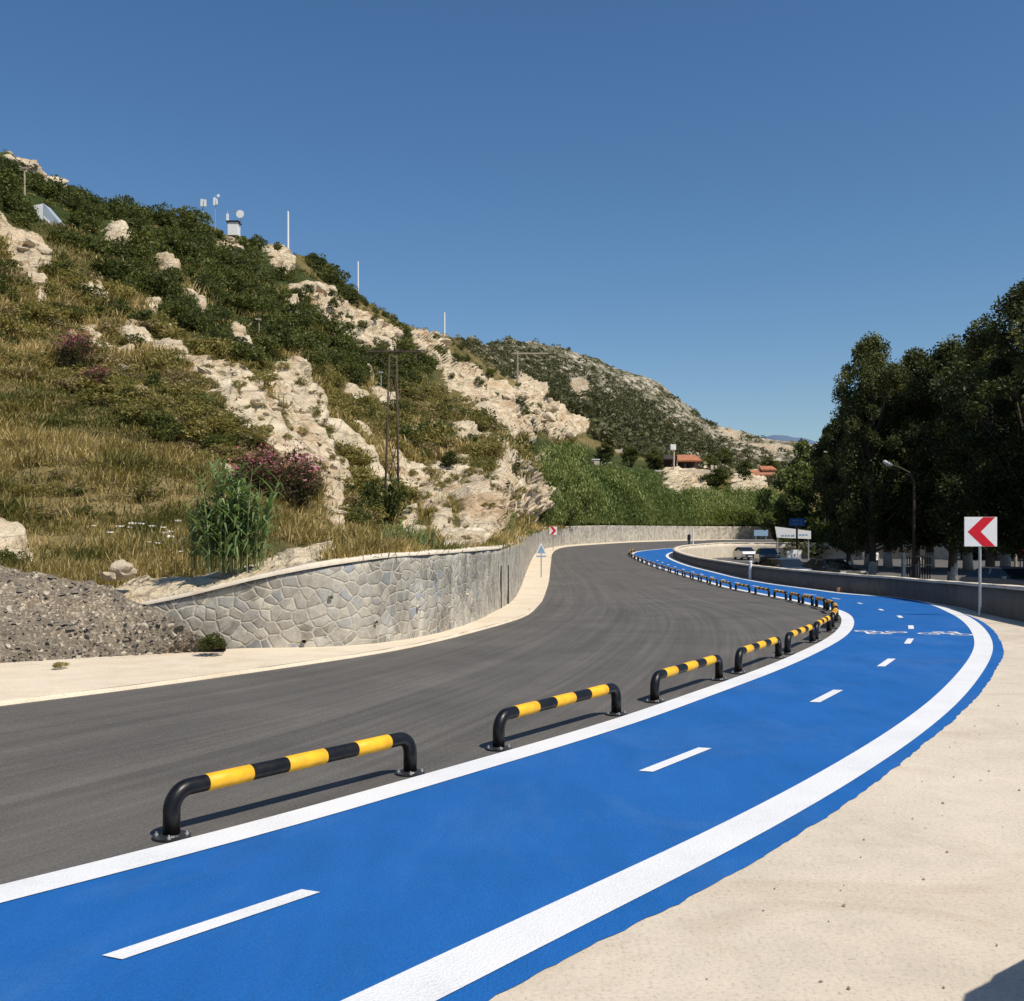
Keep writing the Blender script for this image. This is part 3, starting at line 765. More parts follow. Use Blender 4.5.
def pchip(xk, yk, x):
    h = np.diff(xk); d = np.diff(yk, axis=1) / h
    m = np.zeros_like(yk); m[:, 0] = d[:, 0]; m[:, -1] = d[:, -1]
    w1 = 2 * h[1:] + h[:-1]; w2 = h[1:] + 2 * h[:-1]
    same = d[:, 1:] * d[:, :-1] > 0
    with np.errstate(divide='ignore', invalid='ignore'):
        hm = (w1 + w2) / (w1 / d[:, :-1] + w2 / d[:, 1:])
    m[:, 1:-1] = np.where(same, hm, 0)
    idx = np.clip(np.searchsorted(xk, x, 'right') - 1, 0, len(h) - 1)
    t = (x - xk[idx]) / h[idx]
    h00, h10, h01, h11 = 2 * t ** 3 - 3 * t ** 2 + 1, t ** 3 - 2 * t ** 2 + t, -2 * t ** 3 + 3 * t ** 2, t ** 3 - t ** 2
    return h00 * yk[:, idx] + h10 * h[idx] * m[:, idx] + h01 * yk[:, idx + 1] + h11 * h[idx] * m[:, idx + 1]
TY = np.exp(pchip(knots, cp_Y, srow)); Tpy = pchip(knots, cp_y, srow)
# rows behind the crest
nb = 14
back = np.linspace(0.02, 0.9, nb)
TYb = TY[:, -1:] * (1 + back[None, :])
zc = EYE - (Tpy[:, -1:] - HY) / F * TY[:, -1:]
zb = zc * (1 - 0.9 * np.linspace(0.01, 1, nb)[None, :] ** 1.3)
TY = np.concatenate([TY, TYb], 1)
TZ = np.concatenate([EYE - (Tpy - HY) / F * TY[:, :NR], zb], 1)
TPX = np.repeat(cols[:, None], NR + nb, 1)
TX = (TPX - CX) / F * TY
TPY = HY - (TZ - EYE) / TY * F
ROCKS = [
 [(172, 352), (200, 368), (232, 368), (262, 400), (300, 448), (320, 470), (305, 480), (265, 455), (232, 440), (205, 405), (182, 385)],
 [(256, 385), (283, 368), (305, 383), (324, 410), (322, 440), (305, 447), (283, 425), (262, 412)],
 [(310, 442), (326, 452), (336, 490), (340, 520), (347, 545), (335, 545), (324, 510), (314, 478)],
 [(425, 460), (440, 468), (462, 466), (480, 478), (500, 466), (530, 478), (552, 500), (545, 516), (520, 520), (500, 524), (490, 536), (472, 548), (440, 548), (425, 520), (408, 500), (438, 496)],
 [(385, 455), (440, 500), (470, 535), (450, 540), (420, 505), (388, 475)],
 [(438, 362), (462, 373), (500, 398), (530, 392), (562, 418), (592, 430), (575, 439), (540, 432), (510, 427), (480, 407), (443, 387)],
 [(286, 288), (310, 282), (337, 290), (334, 303), (300, 302)],
 [(316, 306), (345, 303), (375, 323), (397, 335), (388, 352), (360, 347), (340, 337), (320, 324)],
 [(410, 338), (440, 333), (447, 349), (414, 352)],
 [(70, 273), (90, 268), (110, 300), (106, 312), (84, 296)],
 [(-10, 205), (10, 225), (42, 250), (46, 272), (28, 270), (-10, 240)],
 [(5, 153), (40, 168), (68, 182), (62, 190), (30, 178), (5, 165)],
 [(98, 348), (130, 354), (152, 380), (140, 387), (108, 372)],
 [(173, 299), (205, 314), (200, 323), (176, 310)],
 [(100, 592), (135, 574), (200, 571), (250, 557), (322, 541), (340, 558), (250, 590), (160, 612)],
 [(214, 240), (240, 246), (238, 257), (222, 254)],
 [(655, 470), (707, 471), (705, 495), (690, 490), (677, 494), (660, 484)],
 [(722, 505), (735, 479), (757, 477), (770, 502), (760, 507)],
 [(745, 444), (765, 441), (796, 448), (786, 459), (750, 457)],
 [(698, 404), (735, 430), (745, 441), (728, 438)],
 [(566, 386), (584, 384), (588, 408), (574, 418)],
 [(-20, 520), (20, 532), (34, 572), (-20, 566)],
 [(565, 495), (592, 503), (592, 522), (572, 516)],
 [(60, 330), (90, 345), (130, 372), (120, 378), (70, 345)],
 [(150, 345), (178, 350), (190, 372), (165, 366)],
 [(500, 380), (530, 383), (545, 405), (515, 398)],
 [(345, 395), (368, 408), (362, 416), (340, 402)],
 [(20, 255), (45, 300), (30, 300), (15, 275)],
]
def stripe(x0, y0, x1, y1, w):
    d = math.hypot(x1 - x0, y1 - y0); nx, ny = -(y1 - y0) / d * w, (x1 - x0) / d * w
    return [(x0, y0), ((x0 + x1) / 2 + nx, (y0 + y1) / 2 + ny), (x1, y1), ((x0 + x1) / 2 - nx, (y0 + y1) / 2 - ny)]
STREAKS = [stripe(q[0] - 3, q[1] - 3, q[2] + 3, q[3] + 3, q[4] * 1.7) for q in ((78, 314, 106, 338, 4), (100, 240, 134, 258, 4), (343, 440, 380, 482, 5), (350, 425, 372, 445, 3), (398, 460, 450, 500, 5), (372, 398, 392, 418, 5), (472, 440, 505, 460, 5), (322, 438, 348, 456, 4),
    (214, 456, 234, 482, 4), (257, 254, 290, 272, 5), (330, 470, 350, 500, 4), (360, 470, 388, 500, 4), (405, 425, 432, 446, 4), (440, 425, 470, 445, 4), (455, 395, 500, 425, 5), (50, 345, 80, 372, 4), (140, 310, 170, 335, 4), (225, 340, 250, 356, 4), (130, 400, 150, 420, 3), (280, 300, 300, 318, 4), (150, 262, 180, 280, 4), (350, 360, 372, 378, 4), (425, 350, 445, 366, 5), (495, 420, 530, 442, 4), (395, 520, 420, 540, 5))]
CUTS = [stripe(*q) for q in ((228, 368, 306, 462, 4), (196, 376, 240, 420, 2.5), (430, 474, 472, 545, 4), (470, 476, 520, 512, 4), (500, 470, 530, 500, 3), (448, 376, 520, 418, 4), (500, 402, 575, 432, 3), (332, 308, 388, 348, 4), (325, 322, 360, 340, 3), (270, 378, 290, 420, 3), (200, 390, 226, 430, 2))]
def blur(A, k):
    for ax in (0, 1):
        for _ in range(2):
            c = np.cumsum(np.pad(A, [(k + 1, k) if a == ax else (0, 0) for a in (0, 1)], mode='edge'), axis=ax)
            A = (np.take(c, range(2 * k + 1, c.shape[ax]), ax) - np.take(c, range(0, c.shape[ax] - 2 * k - 1), ax)) / (2 * k + 1)
    return A
scl = np.clip(TY / 60, 0.25, 4)
jx = 5.5 * fbm(TX / scl * 0.35, TY / scl * 0.35, TZ / scl * 0.35, 41, 4); jy = 5.5 * fbm(TX / scl * 0.35, TY / scl * 0.35, TZ / scl * 0.35, 57, 4)
rock = np.zeros_like(TX)
for pl in ROCKS: rock[in_poly(TPX + jx, TPY + jy, pl)] = 1
al = (TX * .80 - TY * .18 - TZ * .57); p1 = (TX * .22 + TY * .97); p2 = (TX * .55 + TZ * .82)
gsc = np.clip(TY / 55, 0.5, 3.0)
streak = fbm(al * .07 / gsc, p1 * .42 / gsc, p2 * .42 / gsc, 101, 4)
rock[streak < -0.36] = 0
for pl in (ROCKS[14], ROCKS[11], ROCKS[10]): rock[in_poly(TPX + jx * .6, TPY + jy * .6, pl)] = 1
inhill = (TPX > -60) & (TPX < 600) & (TY < 230) & (TPY > np.interp(TPX, [q[0] for q in SKY], [q[1] for q in SKY]) + 20) & (TPY < 560)
strk2 = fbm(al * .13 / gsc + 9, p1 * 1.1 / gsc, p2 * 1.1 / gsc, 133, 4)
rock[inhill & (strk2 > 0.80 + 0.3 * sstep(400, 470, TPY) * (TPX < 220))] = 1
for pl in STREAKS: rock[in_poly(TPX + jx * .9, TPY + jy * .9, pl)] = 1
for pl in CUTS: rock[in_poly(TPX + jx * .5, TPY + jy * .5, pl)] = 0
rock[:, NR:] = 0
rocks_soft = blur(rock, 2)
LUSH = [[(-60, 140), (20, 160), (60, 188), (200, 222), (330, 275), (360, 310), (420, 345), (440, 372), (400, 392), (260, 385), (200, 345), (110, 290), (60, 235), (-60, 190)],
        [(480, 425), (560, 438), (650, 465), (700, 500), (765, 500), (765, 530), (545, 530), (520, 490)],
        [(380, 400), (470, 430), (460, 470), (390, 450)]]
lush = np.zeros_like(TX)
for pl in LUSH: lush[in_poly(TPX + jx * 2, TPY + jy * 2, pl)] = 1
lush = blur(lush, 6)
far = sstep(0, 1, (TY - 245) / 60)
nearfade = np.clip((TY - np.exp(cp_Y[:, :1])) / 12, 0, 1)
d = 0.9 * fbm(TX * .07, TY * .09, TZ * .07, 3, 3) * nearfade + 0.42 * fbm(TX * .22, TY * .5, TZ * .22, 11, 4) * nearfade
d += 0.10 * fbm(TX * 1.3, TY * 1.5, TZ * 1.3, 15, 3) * np.clip(nearfade * 2, 0.15, 1)
d += far * 3.2 * fbm(TX * .03, TY * .03, TZ * .03, 19, 4)
rd = 1 - np.abs(fbm(al * .13, p1 * .42, p2 * .5, 23, 5)) * 1.4
amp = np.clip(TY * 0.013, 0.12, 2.2)
rx = rocks_soft * amp * (0.55 + 1.15 * (rd - 0.4)) + rocks_soft * amp * 0.35 * fbm(TX * 1.4 / scl, TY * 1.4 / scl, TZ * 1.4 / scl, 29, 3)
taper = np.ones(NR + nb); taper[:4] = [0, .3, .6, .85]
TZ2 = TZ + (d + rx * 0.55) * taper
TX2 = TX + rx * 0.75 * taper
TY2 = TY - rx * 0.35 * taper
TPX2 = CX + F * TX2 / TY2; TPY2 = HY - (TZ2 - EYE) / TY2 * F
ncol, nrow = TX.shape
i = np.arange(ncol - 1)[:, None] * nrow + np.arange(nrow - 1)[None, :]
Q = np.stack([i, i + nrow, i + nrow + 1, i + 1], -1).reshape(-1, 4)
me = mesh_np('hillside', np.stack([TX2, TY2, TZ2], -1).reshape(-1, 3), Q, True, extra=dict(rock=rocks_soft.ravel(), lush=lush.ravel(), far=far.ravel()))
hill = tag(link('hillside', me, M['terrain']), kind='structure')

def hill_at(px, py):
    """point of the hillside seen at a picture position"""
    c = int(np.argmin(np.abs(cols - px)))
    lim = np.minimum.accumulate(TPY2[c, :NR])
    r = int(np.argmax(lim <= py)) if (lim <= py).any() else NR - 1
    return Vector((TX2[c, r], TY2[c, r], TZ2[c, r]))
def hill_many(px, py):
    c = np.clip(np.searchsorted(cols, px), 0, ncol - 1)
    out = np.zeros((len(px), 4))
    lim = np.minimum.accumulate(TPY2[:, :NR], 1)
    for n_, (cc, y) in enumerate(zip(c, py)):
        r = np.searchsorted(-lim[cc], -y); r = min(r, NR - 1)
        out[n_] = (TX2[cc, r], TY2[cc, r], TZ2[cc, r], rocks_soft[cc, r])
    return out

# distant range, its haze put into the blue colour
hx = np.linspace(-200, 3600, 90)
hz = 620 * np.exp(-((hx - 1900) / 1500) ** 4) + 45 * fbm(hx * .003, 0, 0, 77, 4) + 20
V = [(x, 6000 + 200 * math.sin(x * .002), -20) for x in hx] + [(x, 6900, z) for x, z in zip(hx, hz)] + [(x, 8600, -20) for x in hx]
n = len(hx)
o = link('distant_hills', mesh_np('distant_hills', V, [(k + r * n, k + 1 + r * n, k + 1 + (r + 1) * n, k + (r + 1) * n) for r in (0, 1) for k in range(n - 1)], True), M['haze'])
tag(o, kind='structure')

# heap of gravel at the left end of the wall
ga = np.linspace(0, 1, 150); gb = np.linspace(0, 1, 90)
edge_in = resample(np.vstack([[[-13.5, 3.0]], G([(-250, 686)]), G([(0, 667), (100, 661), (200, 654.5), (226, 652.2)])]), 0.3, 2)
ei = np.stack([np.interp(ga, arclen(edge_in) / arclen(edge_in)[-1], edge_in[:, j]) for j in (0, 1)], 1)
crest_px = [(-250, 560), (0, 569), (60, 580), (105, 592), (150, 612), (190, 635), (226, 651.5)]
cpx = np.interp(ga, [0, .25, .55, .75, .9, 1], [-700, -200, 20, 100, 170, 226]); cpy = np.interp(cpx, [p[0] for p in crest_px], [p[1] for p in crest_px])
cY = np.interp(cpx, [-700, -200, 0, 90, 125, 226], [9.0, 13.2, 15.5, 15.7, 15.25, 15.12])
cr = np.stack([(cpx - CX) / F * cY, cY, EYE - (cpy - HY) / F * cY], 1)
P = ei[:, None, :] * (1 - gb)[None, :, None] + cr[:, None, :2] * gb[None, :, None]
g0 = ground(ei[:, 1])[:, None] - 0.05
zr = g0 + (cr[:, 2][:, None] - g0) * (gb ** 0.9)[None, :]
nz = 0.10 * fbm(P[..., 0] * 1.1, P[..., 1] * 1.1, 0, 81, 4) + 0.035 * fbm(P[..., 0] * 7, P[..., 1] * 7, 0, 85, 3)
zr = zr + nz * np.minimum(1, gb * 6)[None, :] * np.clip((1 - ga) * 8, 0.1, 1)[:, None] + 0.06
back_P = cr[:, :2] * 1.12
V = np.concatenate([np.concatenate([P, zr[..., None]], -1), np.concatenate([back_P, cr[:, 2:3] - 0.35], 1)[:, None, :]], 1)
nr = len(gb) + 1
i = np.arange(len(ga) - 1)[:, None] * nr + np.arange(nr - 1)[None, :]
hp = link('gravel_heap', mesh_np('gravel_heap', V.reshape(-1, 3), np.stack([i, i + nr, i + nr + 1, i + 1], -1).reshape(-1, 4), True), M['gravel']); hp.data.validate()
tag(hp, 'grey brown heap of loose gravel at the left end of the stone wall', 'gravel heap')
def heap_at(u, v):
    a, b = int(u * (len(ga) - 1)), int(v * (len(gb) - 1)); return Vector(V[a, b])

def rock_mesh(name, seed, sub=3, flat=0.75, rough=0.35):
    bm = bmesh.new(); bmesh.ops.create_icosphere(bm, subdivisions=sub, radius=1)
    co = np.array([v.co for v in bm.verts])
    nz = 1 + rough * fbm(co[:, 0] * 1.1 + seed * 7, co[:, 1] * 1.1, co[:, 2] * 1.1, seed, 4)
    pl = RNG.normal(size=(9, 3)); pl /= np.linalg.norm(pl, axis=1, keepdims=True)
    for v, k in zip(bm.verts, nz): v.co *= float(k)
    for p in pl:
        dcut = 0.62 + 0.2 * random.random()
        for v in bm.verts:
            e = v.co.dot(Vector(p)) - dcut
            if e > 0: v.co -= Vector(p) * e * 0.85
    for v in bm.verts: v.co.z *= flat
    me = bpy.data.meshes.new(name); bm.to_mesh(me); bm.free()
    return me
rmeshes = [rock_mesh('rock', s) for s in range(6)]
for me in rmeshes: me.materials.append(M['rock'])
smeshes = [rock_mesh('stone', s + 20, 2) for s in range(4)]
for me in smeshes: me.materials.append(M['paler'])
def put(name, me, loc, scale, rot, label=None, cat=None, group=None):
    o = bpy.data.objects.new(name, me); COL.objects.link(o); o.location = loc
    o.scale = scale if isinstance(scale, (tuple, list)) else (scale,) * 3; o.rotation_euler = rot
    return tag(o, label, cat, group)
def rr(): return random.uniform(0, 6.28)
# two boulders at the foot of the slope and stones on the heap
p = at(121, 570, 16.4); put('boulder', rmeshes[1], p, (0.26, 0.22, 0.22), (0.2, 0.1, 1), 'larger of two pale boulders at the foot of the slope above the gravel heap', 'boulder')
p = at(108, 576, 16.2); put('boulder', rmeshes[2], p, (0.14, 0.14, 0.10), (0.1, 0.4, 2), 'smaller of two pale boulders at the foot of the slope above the gravel heap', 'boulder')
p = at(128, 566, 16.6) + Vector((0, 0, .0)); 
p = heap_at(0.66, 0.36); put('stone', smeshes[0], p + Vector((0, 0, .03)), (0.17, 0.11, 0.10), (0.2, 0.2, 0.5), 'biggest white stone lying in the middle of the gravel heap', 'stone')
p = heap_at(0.685, 0.24); put('stone', smeshes[1], p + Vector((0, 0, .02)), (0.12, 0.09, 0.07), (0.2, 0.1, 2.5), 'flat white stone just below the biggest stone on the gravel heap', 'stone')
for k in range(130):
    u, v = random.uniform(0.42, 0.95), random.random() ** 1.8 * 0.85 + 0.02
    s = 0.016 + 0.05 * random.random() ** 2
    put('small_stone', random.choice(smeshes), heap_at(u, v) + Vector((0, 0, s * .3)), (s * 1.3, s, s * .8), (rr(), rr(), rr()), 'small pale stone scattered over the gravel heap', 'stone', 'small stones on the gravel heap')
n = 4200
u = RNG.random(n); v = RNG.random(n) ** 1.2
ctr = np.array([V[int(a * (len(ga) - 1)), int(b * (len(gb) - 1))] for a, b in zip(u, v)]) + np.c_[RNG.normal(0, .04, (n, 2)), np.full(n, 0.008)]
base = np.array([[1, 0, 0], [0, 1, 0], [-1, 0, 0], [0, -1, 0], [0, 0, 1], [0, 0, -1]], float); tf = np.array([[0, 1, 4], [1, 2, 4], [2, 3, 4], [3, 0, 4]])
sz = RNG.gamma(1.6, 0.008, n)[:, None, None] + 0.005
sv = ctr[:, None, :] + base[None] * sz * RNG.uniform(0.6, 1.4, (n, 6, 3)) + RNG.normal(0, .006, (n, 6, 3))
o = link('loose_gravel', mesh_np('loose_gravel', sv.reshape(-1, 3), (tf[None] + 6 * np.arange(n)[:, None, None]).reshape(-1, 3)), mat_rock('gravel_stones', (0.25, 0.22, 0.18), 4)); tag(o, kind='stuff')

# rocks standing out of the outcrops
ks = 0
for pl, cnt in ((ROCKS[0], 20), (ROCKS[1], 22), (ROCKS[2], 12), (ROCKS[3], 26), (ROCKS[5], 22), (ROCKS[6], 8), (ROCKS[7], 16), (ROCKS[9], 6), (ROCKS[10], 7), (ROCKS[11], 10), (ROCKS[4], 8), (ROCKS[8], 5), (ROCKS[15], 4), (ROCKS[12], 6)):
    xs = [q[0] for q in pl]; ys = [q[1] for q in pl]; got = 0; tries = 0
    while got < cnt and tries < 400:
        tries += 1
        x, y = random.uniform(min(xs), max(xs)), random.uniform(min(ys), max(ys))
        if not in_poly(np.array([x]), np.array([y]), pl)[0] or x < -30: continue
        p = hill_at(x, y); s = random.uniform(3.5, 10) / F * p.y * (0.55 if pl is ROCKS[3] else 0.8)
        o = put('rock', random.choice(rmeshes), p - Vector((0, 0, s * .25)), (s * random.uniform(.9, 1.5), s * random.uniform(.9, 1.5), s * random.uniform(.6, 1.0)), (random.uniform(-.4, .4), random.uniform(0.1, .8), rr()), 'pale limestone rock sticking out of the hillside outcrops', 'rock', 'limestone rocks on the hillside')
        got += 1

# ------------------------------------------------------------------ vegetation
def leaf_quads(C, size, rng, aspect=0.5, up=0.35, out=None, jit=0.45):
    """one small quad per centre; returns verts, faces"""
    n = len(C)
    a = rng.normal(size=(n, 3)); a[:, 2] = a[:, 2] * 0.8 + up
    if out is not None: a += out * 0.8
    a /= np.linalg.norm(a, axis=1, keepdims=True)
    b = np.cross(a, rng.normal(size=(n, 3))); b /= np.maximum(np.linalg.norm(b, axis=1, keepdims=True), 1e-6)
    s = np.broadcast_to(np.asarray(size, float), (n,)) * rng.uniform(1 - jit, 1 + jit, n)
    a = a * s[:, None]; b = b * (s * aspect)[:, None]
    V = np.stack([C - a, C + b * 1.0 - a * 0.1, C + a, C - b * 1.0 - a * 0.1], 1)
    return V.reshape(-1, 3), (np.arange(n * 4).reshape(-1, 4))

def clumps(n_clump, env, rng):
    """clump centres on and inside a lumpy envelope env=(rx,ry,rz,zc)"""
    d = rng.normal(size=(n_clump, 3)); d /= np.linalg.norm(d, axis=1, keepdims=True)
    r = rng.uniform(0.45, 1.0, n_clump) ** 0.6
    p = d * r[:, None] * np.array(env[:3]); p[:, 2] += env[3]
    return p

def crown(name, n_clump, per, env, cr, leaf, mat, seed, aspect=0.5, up=0.3, floor=0.02, shell=True):
    rng = np.random.default_rng(seed)
    cc = clumps(n_clump, env, rng)
    rad = cr * rng.uniform(0.6, 1.35, n_clump)
    tn = rng.uniform(-0.22, 0.22, n_clump)
    idx = np.repeat(np.arange(n_clump), per)
    d = rng.normal(size=(len(idx), 3)); d /= np.linalg.norm(d, axis=1, keepdims=True)
    rr_ = rng.uniform(0.35, 1.0, len(idx)) ** (0.5 if shell else 1)
    C = cc[idx] + d * (rr_ * rad[idx])[:, None] * np.array([1, 1, 0.8])
    ok = C[:, 2] > floor
    C, idx, d = C[ok], idx[ok], d[ok]
    Vv, Qv = leaf_quads(C, leaf, rng, aspect, up, d)
    tint = np.clip(0.45 + tn[idx] + rng.normal(0, 0.13, len(idx)), 0, 1)
    me = mesh_np(name, Vv, Qv, False, tint=np.repeat(tint, 4))
    me.materials.append(mat)
    return me, cc, rad

def twig_mesh(name, targets, mat, r0, base=(0, 0, 0)):
    mb = MB()
    for t in targets:
        t = Vector(t); b = Vector(base); m = b.lerp(t, 0.5) + Vector((0, 0, 0.12 * t.length))
        mb.tube([b, m, t], [r0, r0 * .6, r0 * .25], 5, cap=False)
    bmesh.ops.recalc_face_normals(mb.bm, faces=mb.bm.faces)
    me = bpy.data.meshes.new(name); mb.bm.to_mesh(me); mb.bm.free(); me.materials.append(mat)
    return me

# shrub variants, unit size about 1 m radius
def shrub_set(mat, k, seed, per=60, ncl=22, leaf=0.075, env=(0.75, 0.75, 0.55, 0.5), cr=0.34, aspect=0.5):
    out = []
    for j in range(k):
        rng = np.random.default_rng(seed + j)
        e = (env[0] * rng.uniform(.8, 1.2), env[1] * rng.uniform(.8, 1.2), env[2] * rng.uniform(.8, 1.25), env[3])
        me, cc, _ = crown('foliage', ncl, per, e, cr, leaf, mat, seed + 31 * j, aspect)
        st = twig_mesh('stems', cc[:7], M['wood'], 0.03)
        out.append((me, st))
    return out
S_dark = shrub_set(M['leaf_dark'], 6, 100)
S_olive = shrub_set(M['leaf_olive'], 5, 200, 55, 18, 0.07)
S_grey = shrub_set(M['leaf_grey'], 4, 300, 45, 16, 0.075, (0.8, 0.8, 0.4, 0.4))
def shrub(kind, p, s, name, label, cat='shrub', group=None, zs=1.0, full=True):
    me, st = random.choice(kind)
    rz = rr(); sc = (s * random.uniform(.85, 1.2), s * random.uniform(.85, 1.2), s * zs * random.uniform(.85, 1.15))
    o = empty(name, p, rz, label, cat, group); o.scale = sc
    f = bpy.data.objects.new('foliage', me); COL.objects.link(f); f.parent = o
    if full:
        g = bpy.data.objects.new('stems', st); COL.objects.link(g); g.parent = o
    return o
EXCL = [[(20, 166), (30, 166), (30, 200), (62, 212), (64, 240), (36, 236), (20, 206)], [(220, 205), (250, 205), (250, 246), (220, 246)]]
def excluded(x, y): return any(in_poly(np.array([x]), np.array([y]), e)[0] for e in EXCL)
def scatter(poly, count, kind, smin, smax, name, label, group, seed, zs=1.0, avoid=True, full=False):
    rng = random.Random(seed); xs = [q[0] for q in poly]; ys = [q[1] for q in poly]; k = t = 0
    while k < count and t < count * 30:
        t += 1; x, y = rng.uniform(min(xs), max(xs)), rng.uniform(min(ys), max(ys))
        if not in_poly(np.array([x]), np.array([y]), poly)[0]: continue
        if excluded(x, y): continue
        q = hill_many([x], [y])[0]
        if avoid and q[3] > 0.25: continue
        s = rng.uniform(smin, smax) / F * q[1]
        shrub(kind, Vector(q[:3]) - Vector((0, 0, s * .15)), s, name, label, 'shrub', group, zs, full); k += 1

UP = [(-40, 160), (10, 172), (60, 195), (130, 216), (200, 232), (245, 248), (330, 280), (362, 315), (420, 345), (440, 372), (400, 390), (330, 385), (255, 378), (215, 345), (120, 290), (60, 240), (-40, 215)]
scatter(UP, 280, S_dark, 9, 20, 'evergreen_shrub', 'dark evergreen shrub among others covering the upper hillside', 'dark shrubs of the upper hillside', 1)
MIDS = [(-40, 230), (60, 260), (140, 310), (230, 360), (330, 385), (470, 400), (540, 440), (520, 470), (430, 460), (400, 520), (345, 530), (330, 460), (230, 470), (100, 520), (-40, 520)]
LOWLEFT = [(-60, 395), (60, 400), (190, 470), (230, 530), (-60, 540)]
scatter(LOWLEFT, 34, S_grey, 8, 20, 'dry_shrub', 'dry grey brown shrub low in the ochre grass at the left', 'dry shrubs low at the left', 8, 0.6)
scatter(LOWLEFT, 16, S_dark, 7, 17, 'green_shrub', 'darker green bush low in the ochre grass at the left', 'dark bushes low at the left', 10, 0.7)
scatter(LOWLEFT, 22, S_olive, 8, 20, 'olive_shrub', 'low green shrub low in the ochre grass at the left', 'green shrubs low at the left', 9, 0.6)
MIDS = [(-40, 230), (60, 260), (140, 310), (230, 360), (330, 385), (470, 400), (540, 440), (520, 470), (430, 460), (400, 520), (345, 530), (330, 460), (230, 470), (190, 455), (60, 385), (-40, 380)]
scatter(MIDS, 240, S_olive, 7, 25, 'olive_shrub', 'low olive green shrub growing out of the dry grass of the slope', 'olive shrubs of the grassy slope', 2, 0.8)
scatter(MIDS, 190, S_grey, 7, 22, 'dry_shrub', 'dry grey brown shrub growing out of the grass of the slope', 'dry shrubs of the grassy slope', 3, 0.7)
scatter(MIDS, 85, S_dark, 7, 20, 'green_shrub', 'dark green shrub standing alone among the grass of the slope', 'single green shrubs of the grassy slope', 4, 0.85)
ONROCK = [(170, 345), (330, 370), (350, 540), (400, 460), (450, 460), (560, 490), (560, 525), (420, 545), (300, 470), (200, 420)]
scatter(ONROCK, 150, S_olive, 3, 9, 'rock_shrub', 'small olive shrub clinging to the pale rock outcrops', 'small shrubs on the pale rock', 6, 0.8, False)
scatter([(286, 286), (345, 300), (450, 350), (560, 415), (540, 430), (440, 385), (320, 325)], 45, S_dark, 3, 8, 'rock_shrub', 'small dark shrub clinging to the upper pale rock band', 'small shrubs on the upper rock band', 7, 0.9, False)
def undergrowth(name, label, poly, n, mat, smin, smax, seed, tilt=.9):
    rng = np.random.default_rng(seed); xs = [q[0] for q in poly]; ys = [q[1] for q in poly]
    px = rng.uniform(min(xs), max(xs), n); py = rng.uniform(min(ys), max(ys), n); ok = in_poly(px, py, poly) & ~in_poly(px, py, EXCL[0]) & ~in_poly(px, py, EXCL[1]); px, py = px[ok], py[ok]
    q = hill_many(px, py); q = q[q[:, 3] < .3]; n = len(q); den = fbm(q[:, 0] * .15, q[:, 1] * .15, q[:, 2] * .15, seed, 3); q = q[rng.random(n) < np.clip(.6 + den, .1, 1)]; n = len(q)
    per = 34; idx = np.repeat(np.arange(n), per); s = rng.uniform(smin, smax, n) / F * q[:, 1]
    d_ = rng.normal(size=(len(idx), 3)); d_ /= np.linalg.norm(d_, axis=1, keepdims=True); d_[:, 2] = np.abs(d_[:, 2]) * tilt
    C = q[idx, :3] + d_ * (s[idx] * rng.uniform(.4, 1, len(idx)))[:, None]
    Vv, Qv = leaf_quads(C, s[idx] * .17, rng, .6)
    tint = np.clip(.45 + rng.normal(0, .18, n)[idx] + rng.normal(0, .1, len(idx)), 0, 1)
    tag(link(name, mesh_np(name, Vv, Qv, False, tint=np.repeat(tint, 4)), mat), label, None, None, 'stuff')
undergrowth('undergrowth', 'low dark undergrowth between the shrubs of the upper hillside', UP, 3200, M['leaf_dark'], 3, 8, 71)
undergrowth('low_herbs', 'low olive herbs between the dry grass of the slope', MIDS, 3600, M['leaf_olive'], 2, 6, 72, .6)
undergrowth('low_scrub', 'low olive scrub on the crest and on the slope above the rock band', [(200, 225), (250, 236), (330, 262), (470, 338), (565, 420), (560, 442), (500, 432), (430, 400), (380, 395), (300, 300)], 2600, M['leaf_olive'], 2, 5, 74, .8)
undergrowth('ridge_scrub', 'low scrub on the ridge at the far left', [(-60, 120), (30, 160), (120, 205), (120, 240), (-60, 215)], 900, M['leaf_olive'], 3, 7, 75, .8)
# crest line bushes
for k in range(46):
    x = random.uniform(85, 360) if k < 30 else random.uniform(360, 470); y = np.interp(x, [q[0] for q in SKY], [q[1] for q in SKY]) + random.uniform(2, 9)
    if excluded(x, y): continue
    p = hill_at(x, y); s = random.uniform(5, 11 if x < 360 else 6) / F * p.y
    shrub(S_dark, p - Vector((0, 0, s * .25)), s, 'evergreen_shrub', 'dark evergreen bush on the crest of the hill against the sky', 'shrub', 'bushes along the crest', 1.05, False)
for (x, y, s, lab) in ((190, 222, 17, 'big dark round bush on the crest left of the white antennas'), (243, 266, 10, 'dark bush just below the white equipment cabin on the crest'), (120, 212, 12, 'dark bush on the crest between the pale ridge rocks and the antennas')):
    p = hill_at(x, y + 4); shrub(S_dark, p, s / F * p.y * 1.1, 'evergreen_shrub', lab)
